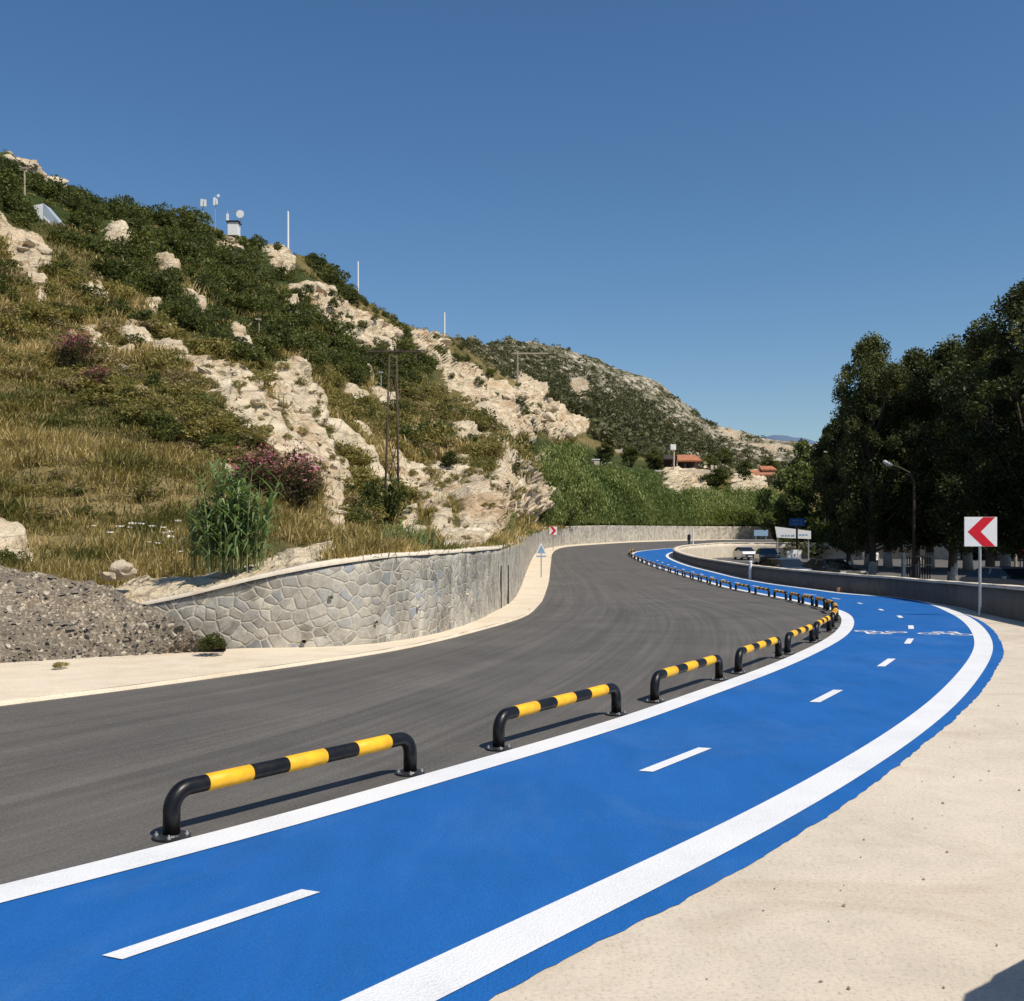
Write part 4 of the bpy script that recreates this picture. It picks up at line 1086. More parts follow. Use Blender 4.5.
# shrubs one can point at
for (x, y, s, kd, nm, lab) in (
    (383, 520, 30, S_dark, 'dark_shrub', 'tall dark shrub at the foot of the wooden power pylon'),
    (356, 524, 18, S_dark, 'dark_shrub', 'dark shrub left of the foot of the wooden power pylon behind the stone wall'),
    (444, 468, 14, S_dark, 'dark_shrub', 'dark upright shrub at the top left corner of the lower pale rock cut'),
    (410, 448, 20, S_dark, 'dark_shrub', 'dark shrub clump right of the pylon legs half way up the slope'),
    (430, 440, 17, S_dark, 'dark_shrub', 'rounded dark shrub above the diagonal strip of pale rock'),
    (150, 500, 22, S_olive, 'olive_shrub', 'wide green shrub left of the tall reeds low on the slope'),
    (12, 566, 16, S_dark, 'dark_shrub', 'small dark bush at the left edge just above the gravel heap'),
    (565, 525, 16, S_dark, 'dark_shrub', 'bluish green bush behind the bend of the stone wall'),
    (540, 519, 13, S_dark, 'dark_shrub', 'low green bush behind the wall top at the start of the bend'),
    (510, 528, 12, S_olive, 'olive_shrub', 'low pale green bush on the wall top below the rock cut')):
    p = hill_at(x, y); shrub(kd, p - Vector((0, 0, .1)), s / F * p.y, nm, lab, zs=1.15)
shrub(S_dark, at(214, 650, 14.75), .32, 'weed', 'low dark green weed where the gravel heap meets the stone wall', 'weed', zs=.6)
shrub(S_olive, at(60, 668, 13.2), .14, 'weed', 'tiny weed at the front edge of the gravel heap', 'weed', zs=.6)
# oleanders: dark foliage with pink blossom
def oleander(px, py, s, label):
    p = hill_at(px, py); o = empty('oleander', p, rr(), label, 'flowering shrub'); sc = s / F * p.y; o.scale = (sc,) * 3
    me, cc, rd_ = crown('foliage', 30, 130, (0.8, 0.8, 0.75, 0.75), 0.34, 0.06, M['leaf_oleander'], int(px), 0.3, 0.6)
    f = bpy.data.objects.new('foliage', me); COL.objects.link(f); f.parent = o
    rng = np.random.default_rng(int(px) + 5)
    top = cc[np.argsort(-cc[:, 2])[:20]]; idx = rng.integers(0, len(top), 700)
    C = top[idx] + rng.normal(0, .17, (700, 3)) + np.array([0, 0, .2])
    Vv, Qv = leaf_quads(C, 0.032, rng, 0.8)
    m2 = mesh_np('blossom', Vv, Qv, False, tint=np.repeat(rng.uniform(0, 1, 700), 4)); m2.materials.append(M['pink'])
    g = bpy.data.objects.new('blossom', m2); COL.objects.link(g); g.parent = o
    g = bpy.data.objects.new('stems', twig_mesh('stems', cc[:9], M['wood'], 0.03)); COL.objects.link(g); g.parent = o
oleander(258, 503, 33, 'pink flowering oleander right behind the tall reeds')
oleander(292, 514, 36, 'pink flowering oleander between the reeds and the vertical streak of pale rock')
oleander(72, 374, 24, 'reddish oleander high on the grassy slope at the left')
oleander(97, 394, 17, 'smaller reddish oleander beside the one high on the slope at the left')

# giant reeds
def reed_plant(px, py, h_px, w_px, nst, label, seed, depth=None):
    rng = np.random.default_rng(seed)
    p = hill_at(px, py)
    if depth: p = at(px, py, depth)
    H = h_px / F * p.y; W = w_px / F * p.y
    o = empty('giant_reed', p, 0, label, 'reeds')
    mb = MB(); LV, LQ, tn = [], [], []; nv = 0
    for s in range(nst):
        b = np.array([rng.uniform(-W, W) * .55, rng.uniform(-W, W) * .4, -0.1]); hh = H * rng.uniform(.55, 1.0); ln = np.array([b[0] / W * .5 + rng.normal(0, .1), rng.normal(0, .12), 0]) * hh * .45
        pts = [b + np.array([0, 0, hh * t]) + ln * t * t for t in np.linspace(0, 1, 6)]
        mb.tube([Vector(q) for q in pts], [0.014, .013, .012, .010, .007, .003], 5, cap=False)
        nl = int(16 * rng.uniform(.8, 1.2)); ph = rng.uniform(0, 6.28)
        for l_ in range(nl):
            t = 0.18 + 0.82 * l_ / nl; q = b + np.array([0, 0, hh * t]) + ln * t * t
            az = ph + l_ * math.pi + rng.normal(0, .5); L_ = (0.22 + 0.14 * rng.random()) * H * (1.1 - 0.45 * t)
            d_ = np.array([math.cos(az), math.sin(az), 0]); sd = np.array([-d_[1], d_[0], 0]); w = 0.029 * rng.uniform(.8, 1.2) * H / 1.5
            rise = rng.uniform(.75, 1.15); droop = rng.uniform(.3, 1.1)
            prev = None
            for m_, u in enumerate((0, .3, .65, 1.0)):
                c = q + d_ * L_ * u * .8 + np.array([0, 0, L_ * (rise * u - droop * u * u * 1.2)])
                ww = w * (1 - u) ** .7 * (0.6 if m_ == 0 else 1) + .001
                LV += [c - sd * ww, c + sd * ww]
                if m_: LQ.append((nv + 2 * m_ - 2, nv + 2 * m_ - 1, nv + 2 * m_ + 1, nv + 2 * m_))
            tn += [np.clip(.45 + .35 * (t - .5) + rng.normal(0, .15), 0, 1)] * 8; nv += 8
    mb.build('stems', M['reedstem'], o)
    m2 = mesh_np('leaves', np.array(LV), np.array(LQ), False, tint=tn); link('leaves', m2, M['reed'], o)
    return o
reed_plant(236, 566, 112, 50, 40, 'large clump of tall green reeds growing above the left end of the stone wall', 1, 17.0)
reed_plant(203, 562, 72, 22, 14, 'narrower clump of green reeds at the left side of the large reed clump', 2, 17.2)
reed_plant(402, 551, 40, 32, 20, 'clump of pale green reeds on the wall top below the wooden pylon', 3)
reed_plant(425, 549, 28, 16, 9, 'small reed tuft right of the reeds below the wooden pylon', 4)
reed_plant(500, 534, 26, 24, 12, 'low reeds at the foot of the lower pale rock cut behind the wall', 5)

# cane thicket behind the far wall: nobody could count it
def cane_thicket():
    rng = np.random.default_rng(9); n = 5200
    px = rng.uniform(540, 775, n); py = np.where(px < 585, rng.uniform(460, 529, n), np.where(px < 655, rng.uniform(484, 530, n), rng.uniform(506, 531, n)))
    q = hill_many(px, py); ok = (q[:, 3] < .4) | (py > 505); q = q[ok]; px = px[ok]; n = len(q)
    cl = fbm(q[:, 0] * .12, q[:, 1] * .12, 0, 5, 3)
    LV, tn = [], []
    per = 26
    H = rng.uniform(1.6, 3.4, n) * (1 + .3 * cl) * np.clip(q[:, 1] / 170, .6, 1.2)
    idx = np.repeat(np.arange(n), per); t = rng.uniform(.1, 1, len(idx))
    az = rng.uniform(0, 6.28, len(idx)); L_ = rng.uniform(.5, 1.1, len(idx)) * (1.15 - .5 * t)
    b = q[idx, :3] + np.c_[rng.normal(0, .35, len(idx)), rng.normal(0, .35, len(idx)), H[idx] * t]
    d_ = np.c_[np.cos(az), np.sin(az), np.zeros(len(idx))]; s_ = np.c_[-np.sin(az), np.cos(az), np.zeros(len(idx))]
    w = rng.uniform(.05, .10, len(idx))[:, None]
    tip = b + d_ * L_[:, None] * .7 + np.c_[np.zeros(len(idx)), np.zeros(len(idx)), L_ * rng.uniform(.2, 1.0, len(idx))]
    m_ = (b + tip) / 2 + np.array([0, 0, .12])
    Vv = np.stack([b, m_ + s_ * w, tip, m_ - s_ * w], 1).reshape(-1, 3)
    tint = np.clip(.46 + .3 * cl[idx] + .25 * (t - .5) + rng.normal(0, .12, len(idx)), 0, 1)
    o = link('cane_thicket', mesh_np('cane_thicket', Vv, np.arange(len(Vv)).reshape(-1, 4), False, tint=np.repeat(tint, 4)), M['thicket'])
    tag(o, 'dense bright green cane thicket on the slope behind the far wall', None, None, 'stuff')
cane_thicket()
for (x, y, r) in ((556, 500, 13), (575, 512, 11), (592, 518, 10), (606, 500, 8), (628, 514, 10), (648, 506, 9), (664, 518, 8), (684, 505, 8), (700, 516, 7), (730, 514, 8), (748, 520, 7), (545, 470, 12), (565, 452, 10), (585, 470, 8), (720, 499, 9), (640, 490, 7)):
    p = hill_at(x, y); shrub(S_dark if (x // 3) % 2 else S_olive, p + Vector((0, 0, .6)), r / F * p.y, 'thicket_bush', 'rounded bush rising out of the cane thicket behind the far wall', 'shrub', 'bushes in the cane thicket', 1.1)

# dry grass and herbs of the near slope
def grass():
    rng = np.random.default_rng(12); n = 64000
    py = rng.uniform(225, 590, n); px = rng.uniform(-70, 560, n)
    skyl = np.interp(px, [q[0] for q in SKY], [q[1] for q in SKY])
    ok = py > skyl + 40; px, py = px[ok], py[ok]
    q = hill_many(px, py); den = fbm(q[:, 0] * .45, q[:, 1] * .45, q[:, 2] * .45, 99, 3); keepm = (q[:, 3] < .3) & (q[:, 1] < 120) & ~((px > 135) & (px < 335) & (py > np.interp(px, [135, 205, 240, 280, 335], [588, 577, 566, 553, 542]))) & (rng.random(len(q)) < np.clip(.50 + 1.2 * den, .06, 1)); q = q[keepm]; n = len(q)
    patch = fbm(q[:, 0] * .25, q[:, 1] * .25, q[:, 2] * .25, 91, 3); patch2 = fbm(q[:, 0] * .9, q[:, 1] * .9, q[:, 2] * .9, 95, 2)
    per = 13; idx = np.repeat(np.arange(n), per); m = len(idx)
    hgt = rng.uniform(.07, .34, n) * (1 + .7 * patch) * np.clip(.75 + q[:, 1] / 90, .8, 1.5)
    spread = .10 + .004 * q[:, 1]
    b = q[idx, :3] + np.c_[rng.normal(0, 1, m) * spread[idx], rng.normal(0, 1, m) * spread[idx], np.full(m, -.05)]
    az = rng.uniform(0, 6.28, m); h = hgt[idx] * rng.uniform(.5, 1.15, m); lean = rng.uniform(.15, 1.2, m) * h
    tip = b + np.c_[np.cos(az) * lean + .12 * h, np.sin(az) * lean, h]
    w = (.0040 + .00036 * q[idx, 1]) * rng.uniform(.6, 1.4, m)
    s_ = np.c_[-np.sin(az), np.cos(az), np.zeros(m)] * w[:, None]
    mid_ = b * .45 + tip * .55 + np.c_[np.zeros(m), np.zeros(m), .06 * h]
    Vv = np.stack([b - s_ * .6, b + s_ * .6, mid_ + s_, tip, mid_ - s_], 1)
    Qa = np.arange(m)[:, None] * 5
    tri = np.concatenate([Qa + np.array([0, 1, 2]), Qa + np.array([0, 2, 4]), Qa + np.array([4, 2, 3])], 0)
    tint = np.clip(.50 + .55 * patch[idx] + .38 * patch2[idx] + rng.normal(0, .12, m), 0, 1)
    o = link('dry_grass', mesh_np('dry_grass', Vv.reshape(-1, 3), tri, False, tint=np.repeat(tint, 5)), M['grass'])
    tag(o, 'long dry straw and olive coloured grass covering the slope', None, None, 'stuff')
grass()

# scrub speckling the far hill, one mass
def far_scrub():
    rng = np.random.default_rng(14)
    NF = 24000; px = rng.uniform(425, 860, NF); sk = np.interp(px, [q[0] for q in SKY], [q[1] for q in SKY]); py = sk + rng.random(NF) * (92 - .05 * (px - 430))
    q = hill_many(px, np.maximum(py, sk - 1)); den = fbm(q[:, 0] * .02, q[:, 1] * .02, q[:, 2] * .05, 61, 4)
    low = np.clip((py - sk - 20) / 50, 0, 1)
    ok = (q[:, 1] > 235) & (q[:, 3] < .35) & (rng.random(len(q)) < np.clip(.29 + .55 * den + .45 * low, .05, 1)); q = q[ok]; low = low[ok]; n = len(q)
    per = 38; idx = np.repeat(np.arange(n), per); s = rng.gamma(3.0, .27, n) * (1 + 0.7 * low)
    d_ = rng.normal(size=(len(idx), 3)); d_ /= np.linalg.norm(d_, axis=1, keepdims=True); d_[:, 2] = np.abs(d_[:, 2]) * 1.0
    C = q[idx, :3] + d_ * (s[idx] * rng.uniform(.5, 1, len(idx)))[:, None]
    Vv, Qv = leaf_quads(C, s[idx] * .15 + .06, rng, .7)
    tint = np.clip(.42 + rng.normal(0, .14, n)[idx] + rng.normal(0, .1, len(idx)), 0, 1)
    o = link('far_scrub', mesh_np('far_scrub', Vv, Qv, False, tint=np.repeat(tint, 4)), M['leaf_far'])
    tag(o, 'dark scrub speckling the far rocky hillside', None, None, 'stuff')
far_scrub()

# white umbel flowers low on the slope
def umbel_src():
    mb = MB(); mb.tube([(0, 0, -.1), (.01, .01, .25), (0.02, 0, .5)], [.006, .005, .004], 5)
    bmesh.ops.recalc_face_normals(mb.bm, faces=mb.bm.faces); st = bpy.data.meshes.new('stem'); mb.bm.to_mesh(st); mb.bm.free(); st.materials.append(M['stem'])
    rng = np.random.default_rng(3); C = np.c_[rng.normal(0, .028, (60, 2)), .5 + rng.uniform(0, .02, 60)]; Vv, Qv = leaf_quads(C, .016, rng, .9, 0)
    fl = mesh_np('flower_head', Vv, Qv); fl.materials.append(M['umbel'])
    return st, fl
ust, ufl = umbel_src()
for (x, y) in [(142, 522), (152, 524), (163, 521), (171, 525), (178, 521), (149, 533), (158, 535), (166, 531), (176, 533), (184, 532), (132, 527), (130, 519), (181, 543), (171, 540), (254, 545), (231, 547), (94, 516), (110, 530), (278, 552), (120, 521)]:
    p = at(x, y + 10, 17.5 + random.uniform(-.4, .6)); o = empty('white_wildflower', p - Vector((0, 0, .25)), rr(), 'white umbel wildflower standing in the grass above the wall', 'wildflower', 'white wildflowers on the lower slope'); o.scale = (random.uniform(.5, .95),) * 3
    for nm, me in (('stem', ust), ('flower_head', ufl)):
        c = bpy.data.objects.new(nm, me); COL.objects.link(c); c.parent = o

# trees beyond the car park
def make_tree_meshes(seed, H, spread, leafmat_, ncl=70, per=230, leaf=0.17, low=0.16, lime=True, cr=0.95):
    rng = np.random.default_rng(seed)
    cc = []
    while len(cc) < ncl:
        t = rng.uniform(low, 0.97); w = spread * (math.sin(math.pi * min((t - low + .10) / (1.06 - low), 1)) ** .65) * (1.0 + .25 * math.sin(7 * t + seed))
        a = rng.uniform(0, 6.28); r = w * rng.uniform(.2, 1.12) ** .7
        cc.append((r * math.cos(a), r * math.sin(a), t * H))
    cc = np.array(cc); rad = cr * rng.uniform(.6, 1.25, ncl); tn = rng.uniform(-.2, .2, ncl)
    idx = np.repeat(np.arange(ncl), per); d_ = rng.normal(size=(len(idx), 3)); d_ /= np.linalg.norm(d_, axis=1, keepdims=True)
    C = cc[idx] + d_ * (rad[idx] * rng.uniform(.2, 1.05, len(idx)) ** .6)[:, None] * np.array([1, 1, .85])
    Vv, Qv = leaf_quads(C, leaf, rng, .5, -.1, d_)
    tint = np.clip(.42 + tn[idx] + .38 * (C[:, 2] / H - .55) + rng.normal(0, .12, len(idx)), 0, 1)  # leaves paler higher up, sunlit crown tops put into the tint
    cm = mesh_np('crown', Vv, Qv, False, tint=np.repeat(tint, 4)); cm.materials.append(leafmat_)
    mb = MB(); k = H * .014 + .03
    tr = [Vector((0, 0, -.2)), Vector((.05, .03, H * .12)), Vector((.12, -.08, H * .35)), Vector((-.05, .1, H * .6)), Vector((.05, 0, H * .9))]
    mb.tube(tr, [k * 1.35, k * 1.05, k * .85, k * .5, k * .12], 9)
    for c in cc[::3]:
        zb = max(c[2] * .68 - .3, H * .12); b = Vector((.05, 0, zb)); m = b.lerp(Vector(c), .55) + Vector((0, 0, -.1)); mb.tube([b, m, Vector(c)], [k * .38, k * .24, k * .06], 5, cap=False)
    bmesh.ops.recalc_face_normals(mb.bm, faces=mb.bm.faces); tm = bpy.data.meshes.new('trunk'); mb.bm.to_mesh(tm); mb.bm.free(); tm.materials.append(M['bark'])
    lm = None
    if lime:
        mb = MB(); mb.tube([Vector((0, 0, -.1)), Vector((.05, .03, 1.1))], [k * 1.38, k * 1.16], 9); bmesh.ops.recalc_face_normals(mb.bm, faces=mb.bm.faces); lm = bpy.data.meshes.new('limewashed_base'); mb.bm.to_mesh(lm); mb.bm.free(); lm.materials.append(M['limewash'])
    return cm, tm, lm
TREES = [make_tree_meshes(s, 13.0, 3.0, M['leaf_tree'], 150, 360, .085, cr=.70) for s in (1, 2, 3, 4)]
def tree(ms, px, top, Y, label, wid=1.0, group=None, zbase=None, name='tall_tree', H0=13.0, rz=None):
    zb = float(lot_z(Y)) if zbase is None else zbase
    zt = EYE - (top - HY) / F * Y; s = (zt - zb) / H0
    o = empty(name, ((px - CX) / F * Y, Y, zb), rr() if rz is None else rz, label, 'tree', group); o.scale = (s * wid, s * wid, s)
    for nm, me in zip(('crown', 'trunk', 'limewashed_base'), ms):
        if me:
            c = bpy.data.objects.new(nm, me); COL.objects.link(c); c.parent = o
    return o
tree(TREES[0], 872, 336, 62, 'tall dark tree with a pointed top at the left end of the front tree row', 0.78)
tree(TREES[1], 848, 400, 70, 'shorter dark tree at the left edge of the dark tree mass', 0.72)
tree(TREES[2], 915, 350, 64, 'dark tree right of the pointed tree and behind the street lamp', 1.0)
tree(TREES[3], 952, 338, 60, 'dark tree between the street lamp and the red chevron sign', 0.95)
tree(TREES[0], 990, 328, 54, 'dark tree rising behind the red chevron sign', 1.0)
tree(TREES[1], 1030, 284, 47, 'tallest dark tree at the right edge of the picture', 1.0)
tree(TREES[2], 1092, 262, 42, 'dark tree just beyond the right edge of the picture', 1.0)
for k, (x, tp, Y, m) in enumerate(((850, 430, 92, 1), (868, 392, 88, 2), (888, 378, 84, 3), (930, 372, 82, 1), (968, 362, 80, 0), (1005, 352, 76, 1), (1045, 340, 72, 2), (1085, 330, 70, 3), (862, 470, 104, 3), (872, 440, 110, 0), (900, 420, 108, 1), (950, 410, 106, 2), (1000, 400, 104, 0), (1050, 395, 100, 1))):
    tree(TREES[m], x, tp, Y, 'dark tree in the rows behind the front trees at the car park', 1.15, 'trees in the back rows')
LT = make_tree_meshes(11, 8.0, 2.9, M['leaf_light'], 60, 200, .16, .08, False, .9)
tree(LT, 803, 443, 122, 'lighter green bushy tree left of the dark trees above the white hoarding', .85, zbase=0.4, name='bushy_tree', H0=8.0)
tree(LT, 788, 494, 126, 'smaller light green tree below the terracotta roofed house', 1.0, zbase=0.5, name='bushy_tree', H0=8.0)
tree(LT, 824, 456, 118, 'light green tree touching the left edge of the dark tree mass', 1.0, zbase=0.3, name='bushy_tree', H0=8.0)
# hedge closing the view below the crowns
rng = np.random.default_rng(55)
for k in range(9):
    x = 806 + k * 34; Y = 112 + 4 * math.sin(k)
    me_, cc_, _ = (None, None, None)
    o = shrub(S_dark, Vector(((x - CX) / F * Y, Y, float(lot_z(Y)) - .2)), 2.5, 'hedge_shrub', 'dark hedge shrub closing the far side of the car park under the trees', 'shrub', 'hedge at the car park', 1.3)
# trees and bushes round the houses
DK = make_tree_meshes(21, 5.0, 1.9, M['leaf_dark'], 40, 150, .14, .1, False, .7)
for (x, tp, Y, lab) in ((718, 470, 262, 'round dark tree between the two houses on the rocky bank'), (745, 462, 300, 'dark tree behind the white roof on the bank'), (725, 449, 300, 'dark tree rising behind the porch house'), (655, 450, 285, 'dark tree left of the porch house'), (630, 447, 290, 'dark tree further left of the porch house'), (605, 444, 292, 'dark tree behind the small white hut'), (710, 455, 310, 'slim dark tree right behind the porch house roof'), (770, 458, 310, 'dark tree behind the terracotta roofed house')):
    p = hill_at(x, {718: 496}.get(x, tp + 20)); zt = EYE - (tp - HY) / F * p.y; o = tree(DK, x, tp, p.y, lab, 1.5 if x == 718 else 1.1, None, p.z - .2, 'dark_tree', 5.0)

# ------------------------------------------------------------------ hoop barriers along the lane
BL, BH, BR, BEND = 1.98, 0.264, 0.048, 0.115        # leg spacing, pipe centre height, pipe radius, bend radius
def make_barrier(label, bolts=True):
    o = empty('hoop_barrier', (0, 0, 0), 0, label, 'barrier', 'hoop barriers along the blue lane')
    pts = [Vector((0, 0, .01)), Vector((0, 0, BH - BEND))]
    for k in range(1, 8):
        a = math.pi / 2 * k / 8; pts.append(Vector((BEND - BEND * math.cos(a), 0, BH - BEND + BEND * math.sin(a))))
    pts.append(Vector((BEND, 0, BH)))
    pts += [Vector((BL - p.x, 0, p.z)) for p in reversed(pts)]
    mb = MB(); mb.tube(pts, BR, 18); mb.build('hoop', M['black'], o)
    for c in (0.23 + .16, BL / 2, BL - .23 - .16):
        mb = MB(); mb.tube([Vector((c - .16, 0, BH)), Vector((c - .158, 0, BH)), Vector((c + .158, 0, BH)), Vector((c + .16, 0, BH))], [BR + .0005, BR + .0022, BR + .0022, BR + .0005], 22); mb.build('yellow_band', M['yellow'], o)
    for x in (0, BL):
        mb = MB(); mb.cyl((x, 0, 0.001), (x, 0, .012), .105, seg=22); mb.cyl((x, 0, .012), (x, 0, .022), .064, .056, seg=18)
        pl = mb.build('base_plate', M['plate'], o)
        if bolts:
            for q in range(4):
                a = math.pi / 4 + q * math.pi / 2; bx, by = x + .083 * math.cos(a), .083 * math.sin(a)
                mb = MB(); mb.cyl((bx, by, .012), (bx, by, .022), .013, seg=6); mb.cyl((bx, by, .022), (bx, by, .034), .006, seg=8); mb.build('bolt', M['steel'], pl)
    return o
bar_curve = resample(offset(Lw, -0.13), 0.05)
bs = arclen(bar_curve)
def s_of(px, py): return bs[nearest(bar_curve, on_ground(px, py))]
s_list = [s_of(163, 842) + .10, s_of(496, 750) + .05, s_of(658, 704) + .10, s_of(745.5, 675) + .12, s_of(795, 655) + .08, s_of(822, 641)]
s_end = bs[nearest(bar_curve, on_ground(633, 556))] + 6
while s_list[-1] < s_end: s_list.append(s_list[-1] + 2.85)
ORD = ['first', 'second', 'third', 'fourth', 'fifth', 'sixth', 'seventh', 'eighth', 'ninth', 'tenth', 'eleventh', 'twelfth', 'thirteenth', 'fourteenth', 'fifteenth', 'sixteenth', 'seventeenth', 'eighteenth', 'nineteenth', 'twentieth', 'twenty first', 'twenty second', 'twenty third', 'twenty fourth', 'twenty fifth', 'twenty sixth', 'twenty seventh', 'twenty eighth', 'twenty ninth', 'thirtieth', 'thirty first', 'thirty second', 'thirty third', 'thirty fourth', 'thirty fifth', 'thirty sixth']
protoA, protoB = make_barrier('', True), make_barrier('', False)
treeA = {p: [c for c in bpy.data.objects if c.parent is p] for p in bpy.data.objects if p is protoA or p.parent is protoA}
treeB = {p: [c for c in bpy.data.objects if c.parent is p] for p in bpy.data.objects if p is protoB or p.parent is protoB}
def copy_t(o, tr, parent=None):
    c = o.copy(); COL.objects.link(c)
    if parent: c.parent = parent
    for ch in tr.get(o, []): copy_t(ch, tr, c)
    return c
usedA = usedB = False
for k, s in enumerate(s_list):
    if k < 6:
        o = copy_t(protoA, treeA) if usedA else protoA; usedA = True
    else:
        o = copy_t(protoB, treeB) if usedB else protoB; usedB = True
    
    p = np.array([np.interp(s, bs, bar_curve[:, j]) for j in (0, 1)]); q = np.array([np.interp(s + BL, bs, bar_curve[:, j]) for j in (0, 1)])
    o.location = (p[0], p[1], float(ground(p[1])) + .002); o.rotation_euler = (0, -math.asin((float(ground(q[1])) - float(ground(p[1]))) / BL), math.atan2(q[1] - p[1], q[0] - p[0]))
    w = {0: 'nearest to the viewer', 1: 'behind the nearest one', 2: 'with its far end by the second lane dash'}.get(k, 'from the near end of the row')
    o['label'] = ('black hoop barrier with yellow bands, ' + ORD[k] + ' ' + w) if k < 5 else ('small black and yellow hoop barrier in the curving row, ' + ORD[k] + ' from the near end')

# ------------------------------------------------------------------ signs and posts
def chevron_sign(base, w, h, ztop, left, label, rz=0.0, r=.03):
    o = empty('chevron_sign', base, rz, label, 'road sign')
    mb = MB(); mb.cyl((0, 0.03, -.05), (0, 0.03, ztop - .02), r, seg=14); mb.build('post', M['steel'], o)
    zb = ztop - h; t = .004
    mb = MB(); mb.box((0, -.012, zb + h / 2), (w, .018, h), bevel=.006)
    pn = mb.build('panel', M['signwhite'], o)
    pts = [(.10, .5), (.57, .995), (.94, .995), (.50, .5), (.94, .005), (.57, .005)]
    if not left: pts = [(1 - a, b) for a, b in pts][::-1]
    mb = MB(); mb.prism([((a - .5) * w, -.0245, zb + b * h) for a, b in pts], (0, .003, 0)); mb.build('chevron', M['red'], pn)
    mb = MB(); mb.box((0, .005, zb + h * .3), (.12, .05, .04)); mb.box((0, .005, zb + h * .75), (.12, .05, .04)); mb.build('clamp', M['steel'], o)
    return o
b = on_ground(980.4, 616.2); Y = b[1]
chevron_sign((b[0], b[1], float(ground(Y))), 32 / F * Y, 29.5 / F * Y, (616.2 - 517) / F * Y, True, 'white square sign with red chevron pointing left on a steel post by the parapet', -0.06, .033)
b = on_ground(551, 549.8); Y = b[1]
chevron_sign((b[0] + .1, b[1] - 3, float(ground(Y)) + .05), 7.5 / F * Y, 8 / F * Y, 22.5 / F * Y, False, 'small far white sign with red chevron pointing right at the stone wall bend')
# pale blue triangular sign on the shoulder
b = on_ground(541.2, 578.5); Y = b[1]; u = Y / F
o = empty('triangle_sign', (b[0], b[1], float(ground(Y)) + .05), 0, 'pale blue triangular sign with a plate below it standing on the concrete shoulder', 'road sign')
mb = MB(); mb.cyl((0, .03, 0), (0, .03, 32 * u), .03, seg=10); mb.build('post', M['steel'], o)
mb = MB(); mb.prism([(-5.2 * u, 0, 23.6 * u), (5.2 * u, 0, 23.6 * u), (.8 * u, 0, 34 * u), (-.8 * u, 0, 34 * u)], (0, -.02, 0)); tp = mb.build('panel', M['signwhite'], o)
mb = MB(); mb.prism([(-4.0 * u, -.021, 24.4 * u), (4.0 * u, -.021, 24.4 * u), (0, -.021, 32.8 * u)], (0, -.004, 0)); mb.build('symbol', M['paleblue'], tp)
mb = MB(); mb.box((0, -.01, 21.3 * u), (10 * u, .02, 1.6 * u)); mb.build('lower_plate', M['paleblue'], o)
# far post with a dark plate and white post beside it
for (x, y0, yb, lab, mat, wd) in ((693, 527, 548.6, 'thin white post standing at the far tip of the blue lane', 'white', .06), (689, 533, 546.8, 'dark marker post left of the thin white post at the far end of the road', 'dark', .09)):
    p = on_ground(x, yb + 1.2); Y = p[1]; o = empty('marker_post', (p[0], p[1], float(ground(Y))), 0, lab, 'post')
    H = (yb - y0) / F * Y; mb = MB(); mb.cyl((0, 0, 0), (0, 0, H), wd, wd * .9, seg=10); mb.build('post', M[mat], o)
    mb = MB()
    if mat == 'dark': mb.box((0, 0, H * .75), (.34, .12, H * .42), bevel=.02); mb.build('plate', M['dark'], o)
    else: mb.box((0, 0, .12), (.32, .32, .24), bevel=.02); mb.build('foot', M['white'], o)
# white bollard on the right wall
k = nearest(rwf, on_ground(744.5, 579.3)); Y = rwf[k, 1]
o = empty('white_bollard', (rwf[k, 0] - .12, Y, float(ground(Y))), 0, 'short white bollard standing between the blue lane and the parapet wall', 'bollard')
H = 18.5 / F * Y; mb = MB(); mb.cyl((0, 0, 0), (0, 0, H * .93), .09, .085, seg=14); mb.build('post', M['white'], o)
mb = MB(); mb.cyl((0, 0, H * .93), (0, 0, H), .105, .08, seg=14); mb.build('cap', M['white'], o)
b = on_ground(838, 592.5); o = empty('brick', (b[0] + .08, b[1] + .05, float(ground(b[1]))), .4, 'orange brick lying on the lane edge against the parapet wall', 'brick')
mb = MB(); mb.box((0, 0, .10), (.19, .12, .20), bevel=.008); mb.build('block', M['cardboard'], o); mb = MB(); mb.box((0, 0, .201), (.12, .06, .004)); mb.build('frog', M['dark'], o)

# wooden power pylon: two splayed legs, cross arm, insulators
Yp = hill_at(392, 516).y; u = Yp / F
def pxz(px, py): return Vector(((px - 392) * u, 0, -(py - 534) * u))
o = empty('power_pylon', at(392, 534, Yp), 0, 'dark wooden two legged power pylon with a cross arm in front of the slope', 'pylon')
zt = pxz(0, 348).z
for a, b_x in ((384, 389.5), (399, 396.5)):
    mb = MB(); mb.tube([pxz(a, 536) + Vector((0, 0, -.4)), pxz((a + b_x) / 2, 440), pxz(b_x, 349)], [1.3 * u, 1.1 * u, .9 * u], 9); mb.build('leg', M['wood'], o)
mb = MB(); mb.box(pxz(393.5, 351.5), (55 * u, .12, 1.9 * u)); mb.build('cross_arm', M['wood'], o)
for y0 in (372, 400, 440, 480): mb = MB(); mb.cyl(pxz(388.5, y0), pxz(397.3, y0), .5 * u, seg=6); mb.build('rung', M['wood'], o)
for (a, b2) in (((389.5, 364), (397, 400)), ((397, 364), (388.5, 400)), ((388, 440), (398, 480)), ((398, 440), (387, 480))): mb = MB(); mb.cyl(pxz(*a) + Vector((0, .12, 0)), pxz(*b2) + Vector((0, .12, 0)), .4 * u, seg=6); mb.build('brace', M['wood'], o)
for s in (-1, 1): mb = MB(); mb.cyl(pxz(393 + s * 22, 352), pxz(393 + s * 4, 368), .5 * u, seg=6); mb.build('strut', M['wood'], o)
